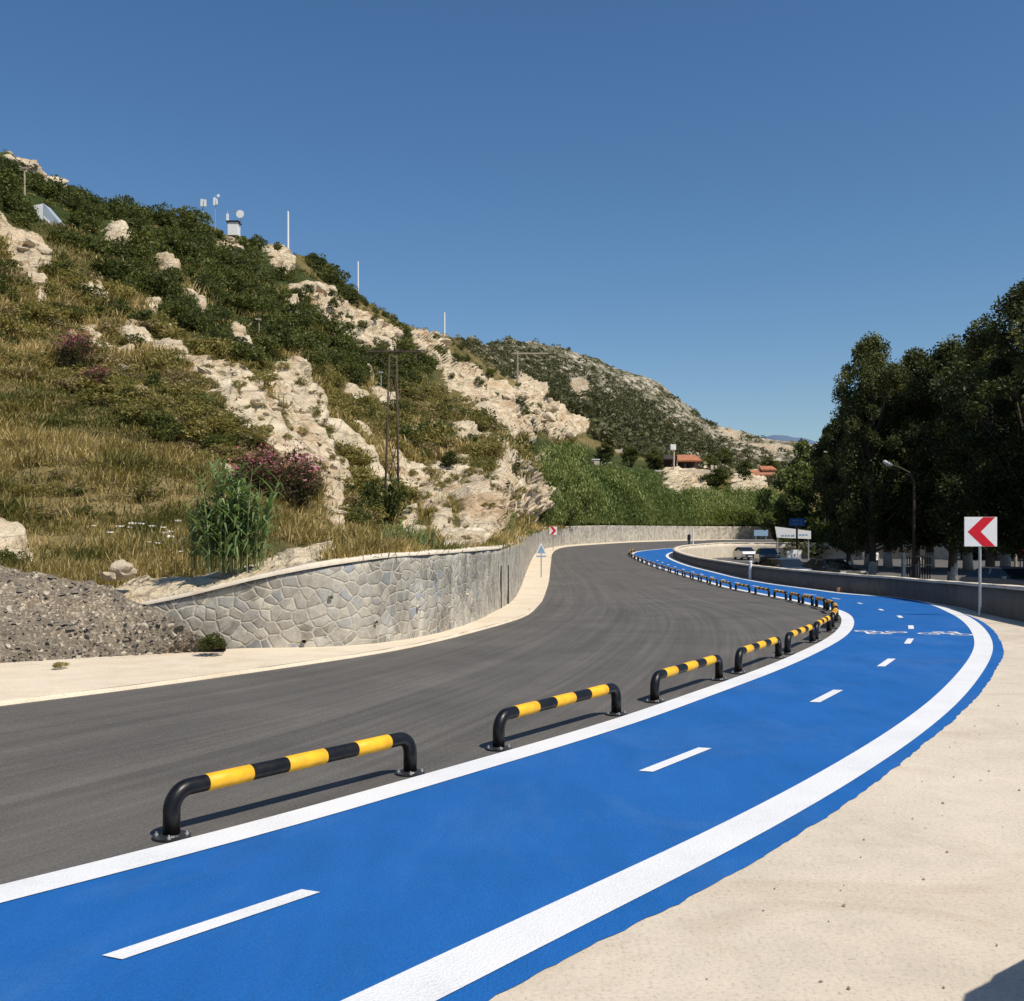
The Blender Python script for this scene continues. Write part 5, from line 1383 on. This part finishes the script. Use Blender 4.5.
for x in (369, 393, 418):
    mb = MB(); d = 1 if x != 393 else -1
    for q in range(4): mb.cyl(pxz(x, 354 + d * (1 + q * 2.2) - (0 if d > 0 else 6)), pxz(x, 354 + d * (2.2 + q * 2.2) - (0 if d > 0 else 6)), 1.3 * u, .7 * u, seg=8)
    mb.build('insulator', M['dark'], o)

def pole(px, ptop, pbot, r_px, mat, name, label, Y=None, arm=None, cat='pole', caps=None):
    p = hill_at(px, pbot); Y = Y or p.y; u = Y / F; o = empty(name, at(px, pbot, Y), 0, label, cat); H = (pbot - ptop) * u
    mb = MB(); mb.cyl((0, 0, -.6), (0, 0, H), r_px * u, r_px * u * .8, seg=8); mb.build('shaft', M[mat], o)
    if arm:
        mb = MB(); mb.box(((arm[0] + arm[1]) / 2 * u, 0, H - .4 * u), ((arm[1] - arm[0]) * u, .25, 1.5 * u)); mb.build('cross_arm', M[mat], o)
        for q in np.linspace(arm[0], arm[1], 3): mb = MB(); mb.cyl((q * u, 0, H), (q * u, 0, H + 1.8 * u), .35 * u, .2 * u, seg=6); mb.build('insulator', M['dark'], o)
    else:
        mb = MB(); mb.cyl((0, 0, H), (0, 0, H + .9 * u), r_px * u * .5, r_px * u * .3, seg=8); mb.build('tip', M[caps or mat], o)
    return o
pole(517.5, 353, 390, 1.0, 'polewood', 'utility_pole', 'pale utility pole with a long cross arm in front of the far hill', arm=(-5, 31))
pole(24.5, 168, 200, 1.1, 'polewood', 'utility_pole', 'pale wooden pole below the ridge rocks at the far left', arm=(-3, 3))
pole(259, 319, 342, .7, 'polewood', 'utility_pole', 'thin pale pole among the shrubs half way up the slope', arm=(-3, 2))
pole(381, 372, 388, .6, 'steel', 'utility_pole', 'small thin pole with a light head left of the pylon cross arm', arm=(-2, 2))
pole(288, 212, 249, 1.2, 'white', 'mast', 'thick pale mast on the crest right of the equipment cabin')
pole(358, 262, 293, .9, 'white', 'mast', 'thin pale mast on the crest left of the upper outcrop')
pole(444.5, 313, 341, .9, 'white', 'mast', 'thin pale mast at the saddle where the near hill ends')
# antenna masts and equipment cabin
def antenna(px, ptop, pbot, panels, label, dish=None):
    p = hill_at(px, pbot); u = p.y / F; o = empty('antenna_mast', at(px, pbot, p.y), 0, label, 'antenna'); H = (pbot - ptop) * u
    mb = MB(); mb.cyl((0, 0, -.5), (0, 0, H - 1 * u), .35 * u, .3 * u, seg=8); mb.build('mast', M['steel'], o)
    for (dx, z0, z1, w) in panels:
        mb = MB(); mb.box((dx * u, -.1, (pbot - (z0 + z1) / 2) * u), (w * u, .22, abs(z1 - z0) * u), bevel=.02); mb.build('panel_antenna', M['white'], o)
    for (dx, y, r) in dish or []:
        mb = MB(); mb.cyl((dx * u, -.25, (pbot - y) * u), (dx * u, -.05, (pbot - y) * u), r * u, r * u * .7, seg=16); mb.build('dish', M['white'], o)
antenna(203.5, 198, 232, [(-1.6, 199.5, 207, 2.2), (1.7, 200, 207, 2.4)], 'antenna mast with two white panels side by side on the crest')
antenna(215.3, 194, 234, [(-.8, 198, 206, 2.0), (1.6, 199, 205, 1.8)], 'antenna mast with a small dish above its white panels on the crest', [(3.6, 196.3, 1.6)])
p = hill_at(234, 236); u = p.y / F
o = empty('equipment_cabin', at(234, 235, p.y - 2), 0, 'small white equipment cabin with antennas on its roof on the crest', 'cabin')
mb = MB(); mb.box((0, 0, 5 * u), (10 * u, 1.3, 13 * u), bevel=.03); mb.build('cabin', M['white'], o)
mb = MB(); mb.box((0, -.02, 12 * u), (12.5 * u, 1.5, 1.3 * u)); mb.build('roof', M['dark'], o)
mb = MB()
for dx in (-6.5, 6.5): mb.cyl((dx * u, 0, 11 * u), (dx * u, 0, 24 * u), .35 * u, seg=6)
mb.cyl((-6.5 * u, 0, 23.4 * u), (6.5 * u, 0, 23.4 * u), .3 * u, seg=6); mb.build('rail_frame', M['steel'], o)
mb = MB(); mb.box((-6.0 * u, -.2, 16.5 * u), (2.2 * u, .3, 7.5 * u), bevel=.03); mb.build('panel_antenna', M['white'], o)
mb = MB(); mb.cyl((7 * u, -.5, 19.5 * u), (7 * u, -.1, 19.5 * u), 3.9 * u, 2.6 * u, seg=20); mb.build('dish', M['white'], o)
# blue-grey sheeted hut high at the left
p = hill_at(50, 222); u = p.y / F
o = empty('sheeted_hut', at(48, 224, p.y - 2.5), 0, 'white and blue grey sheeted hut half hidden by shrubs high at the left', 'hut')
q = lambda x, y: ((x - 48) * u, (224 - y) * u)
mb = MB(); mb.prism([(q(34, 206)[0], 0, q(34, 206)[1]), (q(41, 224)[0], 0, q(41, 224)[1]), (q(43.5, 220)[0], 0, q(43.5, 220)[1]), (q(43.5, 204)[0], 0, q(43.5, 204)[1])], (0, 1.2, 0)); mb.build('end_wall', M['white'], o)
mb = MB(); mb.prism([(q(43.6, 204)[0], -.02, q(43.6, 204)[1]), (q(43.6, 216)[0], -.02, q(43.6, 216)[1]), (q(59, 231)[0], -.02, q(59, 231)[1]), (q(60, 223)[0], -.02, q(60, 223)[1])], (0, 1.3, 0)); mb.build('side_sheet', M['sheet'], o)
mb = MB(); mb.prism([(q(43.6, 216.2)[0], -.04, q(43.6, 216.2)[1]), (q(43.6, 218)[0], -.04, q(43.6, 218)[1]), (q(58.5, 234)[0], -.04, q(58.5, 234)[1]), (q(59.5, 229)[0], -.04, q(59.5, 229)[1])], (0, .1, 0)); mb.build('lower_trim', M['white'], o)

# ------------------------------------------------------------------ houses on the rocky bank
def hb(u, o, name, x0, x1, y0, y1, ox, oy, yd, dp, mat, parent=None):
    mb = MB(); mb.box((((x0 + x1) / 2 - ox) * u, yd + dp / 2, (oy - (y0 + y1) / 2) * u), ((x1 - x0) * u, dp, (y1 - y0) * u)); return mb.build(name, M[mat], parent or o)
p = hill_at(688, 471); Yh = p.y; u = Yh / F
o = empty('porch_house', at(685, 471, Yh), 0, 'house with a terracotta porch roof and a dark open front on the rocky bank', 'house')
hb(u, o, 'wall', 655, 700, 458, 471, 685, 471, 2.5, 5, 'darkwood')
mb = MB(); mb.prism([((677 - 685) * u, -.4, (471 - 460.5) * u), ((702 - 685) * u, -.4, (471 - 460.5) * u), ((698 - 685) * u, 3.5, (471 - 453.5) * u), ((680 - 685) * u, 3.5, (471 - 453.5) * u)], (0, .1, -.3)); mb.build('porch_roof', M['tile'], o)
mb = MB(); mb.prism([((652 - 685) * u, .6, (471 - 458.5) * u), ((677 - 685) * u, .6, (471 - 458.5) * u), ((675 - 685) * u, 5, (471 - 453) * u), ((655 - 685) * u, 5, (471 - 453) * u)], (0, .1, -.3)); mb.build('roof', M['darkwood'], o)
for x in (677, 685, 698): mb = MB(); mb.cyl(((x - 685) * u, 0, 0), ((x - 685) * u, 0, 10.6 * u), .14, seg=8); mb.build('porch_post', M['plaster' if x == 677 else 'darkwood'], o)
hb(u, o, 'door', 688, 691.5, 463, 471, 685, 471, 2.42, .06, 'dark'); hb(u, o, 'window', 662, 667, 462, 467, 685, 471, 2.42, .06, 'dark')
o = empty('bank_wall', at(684, 473, Yh - 4), 0, 'long low pale retaining wall edging the bank in front of the porch house', 'wall'); u2 = (Yh - 4) / F
hb(u2, o, 'wall', 654, 716, 470, 473.5, 684, 473, 0, .5, 'plaster'); hb(u2, o, 'gate_pier', 711, 713.5, 465, 473.5, 684, 473, -.02, .7, 'plaster'); hb(u2, o, 'gate_pier', 715, 717, 465.5, 473.5, 684, 473, -.02, .7, 'plaster')
o = empty('water_tank', at(673, 471, Yh - 2), 0, 'white box water tank raised on a thin post left of the porch roof', 'water tank'); u2 = (Yh - 2) / F
mb = MB(); mb.cyl((.9 * u2, 0, 0), (.9 * u2, 0, 22 * u2), .16, seg=8); mb.build('post', M['plaster'], o)
mb = MB(); mb.box((-.3 * u2, -.2, 23.4 * u2), (5.6 * u2, 1.1, 5.6 * u2), bevel=.1); mb.build('tank', M['white'], o)
p = hill_at(763, 482); Yh = p.y; u = Yh / F
o = empty('terracotta_house', at(763, 483, Yh), 0, 'house with two terracotta roofs one above the other beside the light green tree', 'house')
hb(u, o, 'wall', 751, 775, 472, 484, 763, 483, 1.0, 6, 'brickwall'); hb(u, o, 'upper_wall', 765, 777, 468, 474, 763, 483, 2.2, 4, 'brickwall')
mb = MB(); mb.prism([((747 - 763) * u, -.2, (483 - 474.5) * u), ((777 - 763) * u, -.2, (483 - 474.5) * u), ((775 - 763) * u, 3.6, (483 - 469.2) * u), ((749 - 763) * u, 3.6, (483 - 469.2) * u)], (0, .08, -.3)); mb.build('roof', M['tile'], o)
mb = MB(); mb.prism([((763 - 763) * u, 1.6, (483 - 469) * u), ((779 - 763) * u, 1.6, (483 - 469) * u), ((777 - 763) * u, 5, (483 - 464.5) * u), ((764 - 763) * u, 5, (483 - 464.5) * u)], (0, .08, -.3)); mb.build('upper_roof', M['tile'], o)
for x in (757, 764, 770): hb(u, o, 'window', x, x + 2.6, 476.5, 480.5, 763, 483, .94, .06, 'dark')
o = empty('white_shelter', at(746, 482, Yh - 5), 0, 'low shelter with a sloping white roof left of the terracotta roofed house', 'shelter'); u2 = (Yh - 5) / F
mb = MB(); mb.prism([((734 - 746) * u2, 0, (482 - 473.8) * u2), ((743 - 746) * u2, 2.5, (482 - 472.2) * u2), ((757 - 746) * u2, 2.5, (482 - 475) * u2), ((757 - 746) * u2, 0, (482 - 481.5) * u2), ((750 - 746) * u2, 0, (482 - 478) * u2)], (0, .0, -.14)); mb.build('roof', M['white'], o)
for x in (741, 755): mb = MB(); mb.cyl(((x - 746) * u2, 1, -.8), ((x - 746) * u2, 1, 4.5 * u2 if x == 741 else 1.5 * u2), .1, seg=6); mb.build('post', M['plaster'], o)
p = hill_at(594, 464); u = p.y / F
o = empty('white_hut', at(595, 465, p.y), 0, 'small flat roofed white hut among scrub above the cane thicket', 'hut'); hb(u, o, 'wall', 590, 599.5, 459.5, 465.5, 595, 465, 0, 2.5, 'plaster'); hb(u, o, 'roof', 589.5, 600, 459, 459.8, 595, 465, -.1, 2.7, 'white'); hb(u, o, 'door', 592, 594, 461.5, 465, 595, 465, -.05, .04, 'dark')
p = hill_at(615, 452); u = p.y / F
o = empty('bank_wall', at(615, 452, p.y), .05, 'short pale wall on the terrace behind the white hut', 'wall'); hb(u, o, 'wall', 610, 622, 449.5, 452.5, 615, 452, 0, .6, 'plaster'); hb(u, o, 'pier', 621, 623, 448.6, 452.6, 615, 452, -.02, .7, 'plaster')
p = hill_at(616, 467); u = p.y / F
o = empty('bank_wall', at(612, 468, p.y), -.1, 'low curved pale wall right of the white hut above the canes', 'wall'); hb(u, o, 'wall', 604, 618, 466.5, 469, 612, 468, 0, .6, 'plaster'); hb(u, o, 'pier', 608.5, 612, 462, 468, 612, 468, -.02, .8, 'plaster')

# ------------------------------------------------------------------ car park: cars, hoarding, lamp, people
def car(px, pbase, Y, rz, paint_, label, sc=1.0):
    o = empty('parked_car', ((px - CX) / F * Y, Y, float(lot_z(Y))), rz, label, 'car', 'cars in the car park'); o.scale = (sc,) * 3
    Ln, Wd = 4.2, 1.74
    prof = [(-2.1, .38), (-2.1, .72), (-1.98, .90), (-1.0, .98), (-.55, .99), (1.30, .99), (1.95, .97), (2.08, .80), (2.1, .40), (1.9, .26), (-1.9, .26)]
    def loft(name, pr, ws, mat, parent):
        bm = bmesh.new(); n = len(pr); rows = []
        for sgn in (-1, 1):
            for k, ins in enumerate((0.0, 1.0)):
                pass
        ys = [-1, -.93, .93, 1]; ins = [.94, 1, 1, .94]
        cx = sum(p[0] for p in pr) / n; cz = sum(p[1] for p in pr) / n
        for y, q in zip(ys, ins):
            rows.append([bm.verts.new((cx + (p[0] - cx) * q, y * Wd / 2 * ws(p[1]), cz + (p[1] - cz) * (q * .5 + .5))) for p in pr])
        for a in range(3):
            for k in range(n): bm.faces.new((rows[a][k], rows[a][(k + 1) % n], rows[a + 1][(k + 1) % n], rows[a + 1][k]))
        bm.faces.new(rows[0][::-1]); bm.faces.new(rows[-1]); bmesh.ops.recalc_face_normals(bm, faces=bm.faces)
        me = bpy.data.meshes.new(name); bm.to_mesh(me); bm.free(); return link(name, me, mat, parent)
    loft('body', prof, lambda z: 1.0, paint_, o)
    loft('cabin_glass', [(-.98, .97), (-.30, 1.38), (1.15, 1.38), (1.78, .97)], lambda z: .97 - .22 * max(0, z - .97) / .41, M['glass'], o)
    loft('roof', [(-.32, 1.385), (-.15, 1.44), (.95, 1.44), (1.16, 1.385)], lambda z: .76, paint_, o)
    for s in (-1, 1):
        mb = MB(); mb.prism([(.28, s * .80, .98), (.40, s * .80, .98), (.38, s * .655, 1.39), (.28, s * .655, 1.39)], (0, s * .02, 0)); mb.build('pillar', paint_, o)
        mb = MB(); mb.box((-1.95, s * .62, .74), (.22, .38, .17), bevel=.03); mb.build('headlight', M['lampglass'], o)
        mb = MB(); mb.box((2.02, s * .66, .80), (.14, .30, .18), bevel=.02); mb.build('tail_light', M['redlens'], o)
        mb = MB(); mb.box((-.72, s * .95, 1.03), (.10, .18, .13), bevel=.02); mb.build('mirror', paint_, o)
        for x in (-1.32, 1.30):
            mb = MB(); mb.cyl((x, s * .66, .31), (x, s * .86, .31), .31, seg=20); w = mb.build('wheel', M['tyre'], o)
            mb = MB(); mb.cyl((x, s * .80, .31), (x, s * .875, .31), .19, .17, seg=14); mb.build('rim', M['steel'], w)
    mb = MB(); mb.box((-2.09, 0, .50), (.06, .95, .18), bevel=.01); mb.build('grille', M['dark'], o)
    mb = MB(); mb.box((-2.125, 0, .42), (.02, .50, .11)); mb.build('number_plate', M['signwhite'], o)
    return o
H2 = math.pi / 2
car(745, 557, 104, H2 + .05, M['carsilver'], 'silver car parked nose forward beyond the far end of the parapet wall', .88)
car(767, 556, 90, H2 - .12, M['carblack'], 'black car between the silver car and the slate blue car')
car(787, 568, 60, H2 + .25, M['carblue'], 'slate blue car parked in front of the white hoarding')
car(831, 572, 58, H2 + .3, M['carblack'], 'black car just behind the parapet wall left of the tree trunks')
car(1010, 590, 44, H2 + .30, M['cargrey'], 'grey car with a dark windscreen behind the red chevron sign post')
# white hoarding with faint lettering and the blue sign above it
Yb = 100; u = Yb / F; zb = float(lot_z(Yb))
o = empty('hoarding', ((793 - CX) * u, Yb, zb), .0, 'white hoarding panel with a faint blue lettering band under a blue sign', 'hoarding')
zz = lambda y: EYE - (y - HY) * u - zb
mb = MB(); mb.prism([((775 - 793) * u, 0, zz(526.5)), ((811 - 793) * u, 0, zz(531)), ((811 - 793) * u, 0, zz(539)), ((777 - 793) * u, 0, zz(537.5))], (0, .12, 0)); pn = mb.build('panel', M['white'], o)
for x in (778, 809): mb = MB(); mb.cyl(((x - 793) * u, .2, 0), ((x - 793) * u, .2, zz(532)), .07, seg=8); mb.build('leg', M['steel'], o)
for k, (a, b2) in enumerate(((781, 784), (784.8, 786.5), (787.3, 790), (791, 794.5), (799, 801.5), (802.2, 804.4), (805.2, 807.6))):
    mb = MB(); mb.box((((a + b2) / 2 - 793) * u, -.006, zz(535.6 if k < 4 else 534.9)), ((b2 - a) * u, .01, (1.5 + .5 * (k % 2)) * u)); mb.build('lettering', M['paleblue'], pn)
o = empty('blue_sign', ((797 - CX) * (Yb - 4) / F, Yb - 4, float(lot_z(Yb - 4))), 0, 'blue rectangular sign with white marks on a dark post above the white hoarding', 'sign')
u = (Yb - 4) / F; zb = float(lot_z(Yb - 4))
mb = MB(); mb.cyl((0, .05, 0), (0, .05, zz(519)), .09, seg=10); mb.build('post', M['dark'], o)
mb = MB(); mb.box((0, -.05, zz(522.3)), (15 * u, .1, 7.6 * u), bevel=.02); pn = mb.build('panel', M['signblue'], o)
for (dx, y, w) in ((-3.5, 521, 2.5), (0, 520.6, 2.2), (3.4, 521.2, 2.4), (-1.5, 524, 6), (4, 524, 2.2)): mb = MB(); mb.box((dx * u, -.106, zz(y)), (w * u, .01, 1.1 * u)); mb.build('lettering', M['paleblue'], pn)
# light blue board at the far road end and white boxes behind the cars
p = on_ground(761, 541.5); Y = min(p[1], 150); o = empty('direction_board', ((761 - CX) / F * Y, Y, float(ground(Y))), 0, 'pale blue board on two posts at the right end of the far wall', 'sign'); u = Y / F
mb = MB(); mb.box((0, 0, 8.6 * u), (14 * u, .06, 6 * u)); mb.build('panel', M['paleblue'], o)
for s in (-5, 5): mb = MB(); mb.cyl((s * u, .08, 0), (s * u, .08, 11 * u), .06, seg=8); mb.build('post', M['steel'], o)
for k, (x, w, y0, y1) in enumerate(((789, 4, 551, 555.5), (796, 5, 550, 558), (802.5, 4.5, 550, 559))):
    Y = 84; u = Y / F; zb = float(lot_z(Y)); o = empty('white_cabinet', ((x - CX) * u, Y + k * .6, zb), .1 * k, ('left and smallest', 'middle', 'right')[k] + ' of three white cabinets behind the slate blue car', 'cabinet')
    h1 = EYE - (y0 - HY) * u - zb; mb = MB(); mb.box((0, 0, h1 / 2), (w * u, .4, h1), bevel=.02); mb.build('body', M['white'], o); mb = MB(); mb.box((0, -.205, h1 * .55), (w * u * .7, .015, h1 * .5)); mb.build('door', M['signwhite'], o)
# kerb lying in the car park
kc = np.array([[(748 - CX) / F * 80, 80], [(775 - CX) / F * 78, 78], [(840 - CX) / F * 70, 70]]); kc = resample(kc, .5)
o = wall_strip(kc, lot_z(kc[:, 1]) - .02, lot_z(kc[:, 1]) + .14, .3, M['cap'], 'kerb', None, nv=2); tag(o, kind='structure')
# street lamp
Y = 52; u = Y / F; zb = float(lot_z(Y)); o = empty('street_lamp', ((914 - CX) * u, Y, zb), 0, 'grey street lamp with its white head reaching out in front of the dark trees', 'street lamp')
zz = lambda y: EYE - (y - HY) * u - zb
mb = MB(); mb.tube([(0, 0, 0), (0, 0, 1.0), (0, 0, zz(482)), (-4 * u, 0, zz(473)), (-14 * u, 0, zz(467.5)), (-22 * u, 0, zz(465))], [.09, .075, .05, .045, .04, .035], 10); mb.build('pole', M['bark'], o)
mb = MB(); mb.box((-26.5 * u, 0, zz(463.2)), (9 * u, .24, 2.6 * u), M=Matrix.Rotation(.5, 4, 'Y'), bevel=.04); hd = mb.build('lamp_head', M['white'], o)
mb = MB(); mb.box((-26.8 * u, 0, zz(464.9)), (6 * u, .18, .5 * u), M=Matrix.Rotation(.5, 4, 'Y')); mb.build('lens', M['lampglass'], hd)
# things in the shade under the trees
Y = 58; u = Y / F; zb = float(lot_z(Y)); o = empty('cross_post', ((1015.5 - CX) * u, Y, zb), 0, 'pale wooden post with a cross bar at the right edge under the trees', 'post')
zz = lambda y: EYE - (y - HY) * u - zb
mb = MB(); mb.cyl((0, 0, 0), (0, 0, zz(531)), .09, seg=8); mb.build('post', M['polewood'], o); mb = MB(); mb.box((-3.5 * u, -.06, zz(545.5)), (17 * u, .06, 1.6 * u)); mb.build('cross_bar', M['polewood'], o)
o = empty('garden_fence', ((944 - CX) * u, Y + 4, zb), 0, 'low fence of pale posts and rails in a sunny gap under the trees', 'fence')
mb = MB()
for k in range(12): mb.cyl(((-15 + k * 2.7) * u, 0, 0), ((-15 + k * 2.7) * u, 0, zz(557)), .035, seg=6)
mb.build('pickets', M['wood'], o)
for y in (558, 567): mb = MB(); mb.box((0, -.05, zz(y)), (33 * u, .05, .09)); mb.build('rail', M['polewood'], o)
mb = MB(); mb.box((-13.5 * u, 0, zz(554) / 2), (3 * u, .25, zz(554))); mb.build('gate_post', M['white'], o)
o = empty('parasol', ((994 - CX) * u, Y - 3, float(lot_z(Y - 3))), 0, 'dark red parasol under the trees behind the chevron sign', 'parasol')
mb = MB(); mb.cyl((0, 0, 0), (0, 0, zz(546)), .03, seg=8); mb.build('pole', M['wood'], o); mb = MB(); mb.cyl((0, 0, zz(553)), (0, 0, zz(546.5)), 10 * u, .05, seg=8, cap=False); mb.build('canopy', M['cloth_red'], o)

def person(px, Y, H, rz, label, stride=.12):
    zb = float(lot_z(Y)); o = empty('person', ((px - CX) / F * Y, Y, zb), rz, label, 'person')
    J = dict(pel=(0, 0, .93), waist=(0, 0, 1.08), chest=(0, .0, 1.30), neck=(0, 0, 1.47), head=(0, -.02, 1.56), top=(0, -.01, 1.70), ls=(-.17, 0, 1.40), le=(-.23, .03, 1.13), lw=(-.22, -.06, .90), lh=(-.22, -.09, .81), rs=(.17, 0, 1.40), re=(.23, .02, 1.13), rw=(.23, -.10, .91), rh=(.23, -.14, .83),
             lhip=(-.09, 0, .88), lk=(-.10, -stride * .7, .50), la=(-.10, -stride, .09), lt=(-.11, -stride - .17, .04), rhip=(.09, 0, .88), rk=(.10, stride * .3, .49), ra=(.10, stride * 1.3, .10), rt=(.11, stride * 1.3 - .16, .04))
    E = [('pel', 'waist'), ('waist', 'chest'), ('chest', 'neck'), ('neck', 'head'), ('head', 'top'), ('chest', 'ls'), ('ls', 'le'), ('le', 'lw'), ('lw', 'lh'), ('chest', 'rs'), ('rs', 're'), ('re', 'rw'), ('rw', 'rh'), ('pel', 'lhip'), ('lhip', 'lk'), ('lk', 'la'), ('la', 'lt'), ('pel', 'rhip'), ('rhip', 'rk'), ('rk', 'ra'), ('ra', 'rt')]
    R = dict(pel=.13, waist=.115, chest=.135, neck=.055, head=.085, top=.07, ls=.065, le=.045, lw=.032, lh=.035, rs=.065, re=.045, rw=.032, rh=.035, lhip=.09, lk=.06, la=.042, lt=.035, rhip=.09, rk=.06, ra=.042, rt=.035)
    nm = list(J); me = bpy.data.meshes.new('body'); me.from_pydata([Vector(J[k]) * H / 1.72 for k in nm], [(nm.index(a), nm.index(b)) for a, b in E], [])
    t = bpy.data.objects.new('body', me); COL.objects.link(t); md = t.modifiers.new('s', 'SKIN'); t.modifiers.new('u', 'SUBSURF').levels = 2
    for k, v in enumerate(me.skin_vertices[0].data): v.radius = (R[nm[k]], R[nm[k]] * (.72 if nm[k] in ('chest', 'waist', 'pel') else 1)); v.use_root = nm[k] == 'pel'
    dg = bpy.context.evaluated_depsgraph_get(); m2 = bpy.data.meshes.new_from_object(t.evaluated_get(dg)); bpy.data.objects.remove(t); m2.name = 'body'
    for m in (M['skin'], M['shirt'], M['trousers']): m2.materials.append(m)
    for f in m2.polygons:
        c = f.center * 1.72 / H; ar = abs(c.x) > .19
        f.material_index = 0 if c.z > 1.45 or (ar and c.z < 1.12) else (1 if c.z > .93 else 2)
        f.use_smooth = True
    b = bpy.data.objects.new('body', m2); COL.objects.link(b); b.parent = o
    mb = MB(); mb.ball((0, .015, 1.635 * H / 1.72), .098, 2, (1, 1.05, .95)); mb.build('hair', M['hair'], o, True)
person(876.5, 74, 1.72, .6, 'person in a white top and dark trousers walking under the left trees')
person(916.5, 68, 1.75, -.5, 'person in a white top standing near the street lamp pole')

# loose grit on the paving
ng = 420; t_ = RNG.random(ng); iy = (t_ * (kA - 300)).astype(int) + 200; o_ = 0.05 + RNG.gamma(1.2, .5, ng)
tg = tang(Rin); gp = Rin[iy] + np.stack([tg[iy, 1], -tg[iy, 0]], 1) * (o_ + .25)[:, None]
ctr = np.c_[gp, ground(gp[:, 1]) + .003]; sz = np.minimum(RNG.gamma(1.5, .0022, ng), .009)[:, None, None] + .0015
sv = ctr[:, None, :] + base[None] * sz * RNG.uniform(.6, 1.4, (ng, 6, 3))
tag(link('loose_grit', mesh_np('loose_grit', sv.reshape(-1, 3), (tf[None] + 6 * np.arange(ng)[:, None, None]).reshape(-1, 3)), mat_rock('grit_stones', (0.46, 0.40, 0.31), 8)), 'loose grit lying on the pale concrete beside the lane', None, None, 'stuff')

# unseen boulder added right of the viewer to throw the shadow in the corner
shadow_boulder = rock_mesh('boulder', 91, 4, .85, .22); shadow_boulder.materials.append(M['rock'])
for pgn in shadow_boulder.polygons: pgn.use_smooth = True
put('boulder', shadow_boulder, (3.24, 3.2, .7), (1.15, 1.1, 1.3), (0, 0, .6), 'large pale boulder added out of view to throw the corner shadow', 'boulder')

# ------------------------------------------------------------------ light, sky, camera
SUN_EL = math.radians(55); sd = Vector((0.78, -0.63)).normalized()
S = Vector((sd.x * math.cos(SUN_EL), sd.y * math.cos(SUN_EL), math.sin(SUN_EL)))
sl = bpy.data.lights.new('sun', 'SUN'); sl.energy = 4.9; sl.angle = math.radians(.53); sl.color = (1.0, .93, .82)
so = bpy.data.objects.new('sun', sl); COL.objects.link(so); so.rotation_euler = S.to_track_quat('Z', 'Y').to_euler(); so.location = (30, -20, 60)
W = bpy.data.worlds.new('World'); SC.world = W; W.use_nodes = True
nt = W.node_tree; bg = nt.nodes['Background']
sk = nt.nodes.new('ShaderNodeTexSky'); sk.sky_type = 'NISHITA'; sk.sun_disc = False; sk.sun_elevation = SUN_EL; sk.sun_rotation = math.atan2(sd.x, sd.y)
sk.altitude = 300; sk.air_density = 1.0; sk.dust_density = 0.9; sk.ozone_density = 2.5
hs = nt.nodes.new('ShaderNodeHueSaturation'); hs.inputs['Saturation'].default_value = 1.22; hs.inputs['Value'].default_value = 1.0
nt.links.new(sk.outputs[0], hs.inputs['Color']); nt.links.new(hs.outputs[0], bg.inputs[0]); bg.inputs[1].default_value = 0.105

cam = bpy.data.cameras.new('camera'); co = bpy.data.objects.new('camera', cam); COL.objects.link(co)
co.location = (0, 0, EYE); co.rotation_euler = (math.pi / 2, 0, 0)
cam.sensor_width = 36; cam.lens = F / 1024 * 36; cam.shift_y = (HY - 500.5) / 1024; cam.clip_start = .05; cam.clip_end = 20000
SC.camera = co
SC.render.resolution_x, SC.render.resolution_y = 1024, 1001
SC.view_settings.view_transform = 'Standard'; SC.view_settings.look = 'None'; SC.view_settings.exposure = 0; SC.view_settings.gamma = 1
SC.render.engine = 'CYCLES'
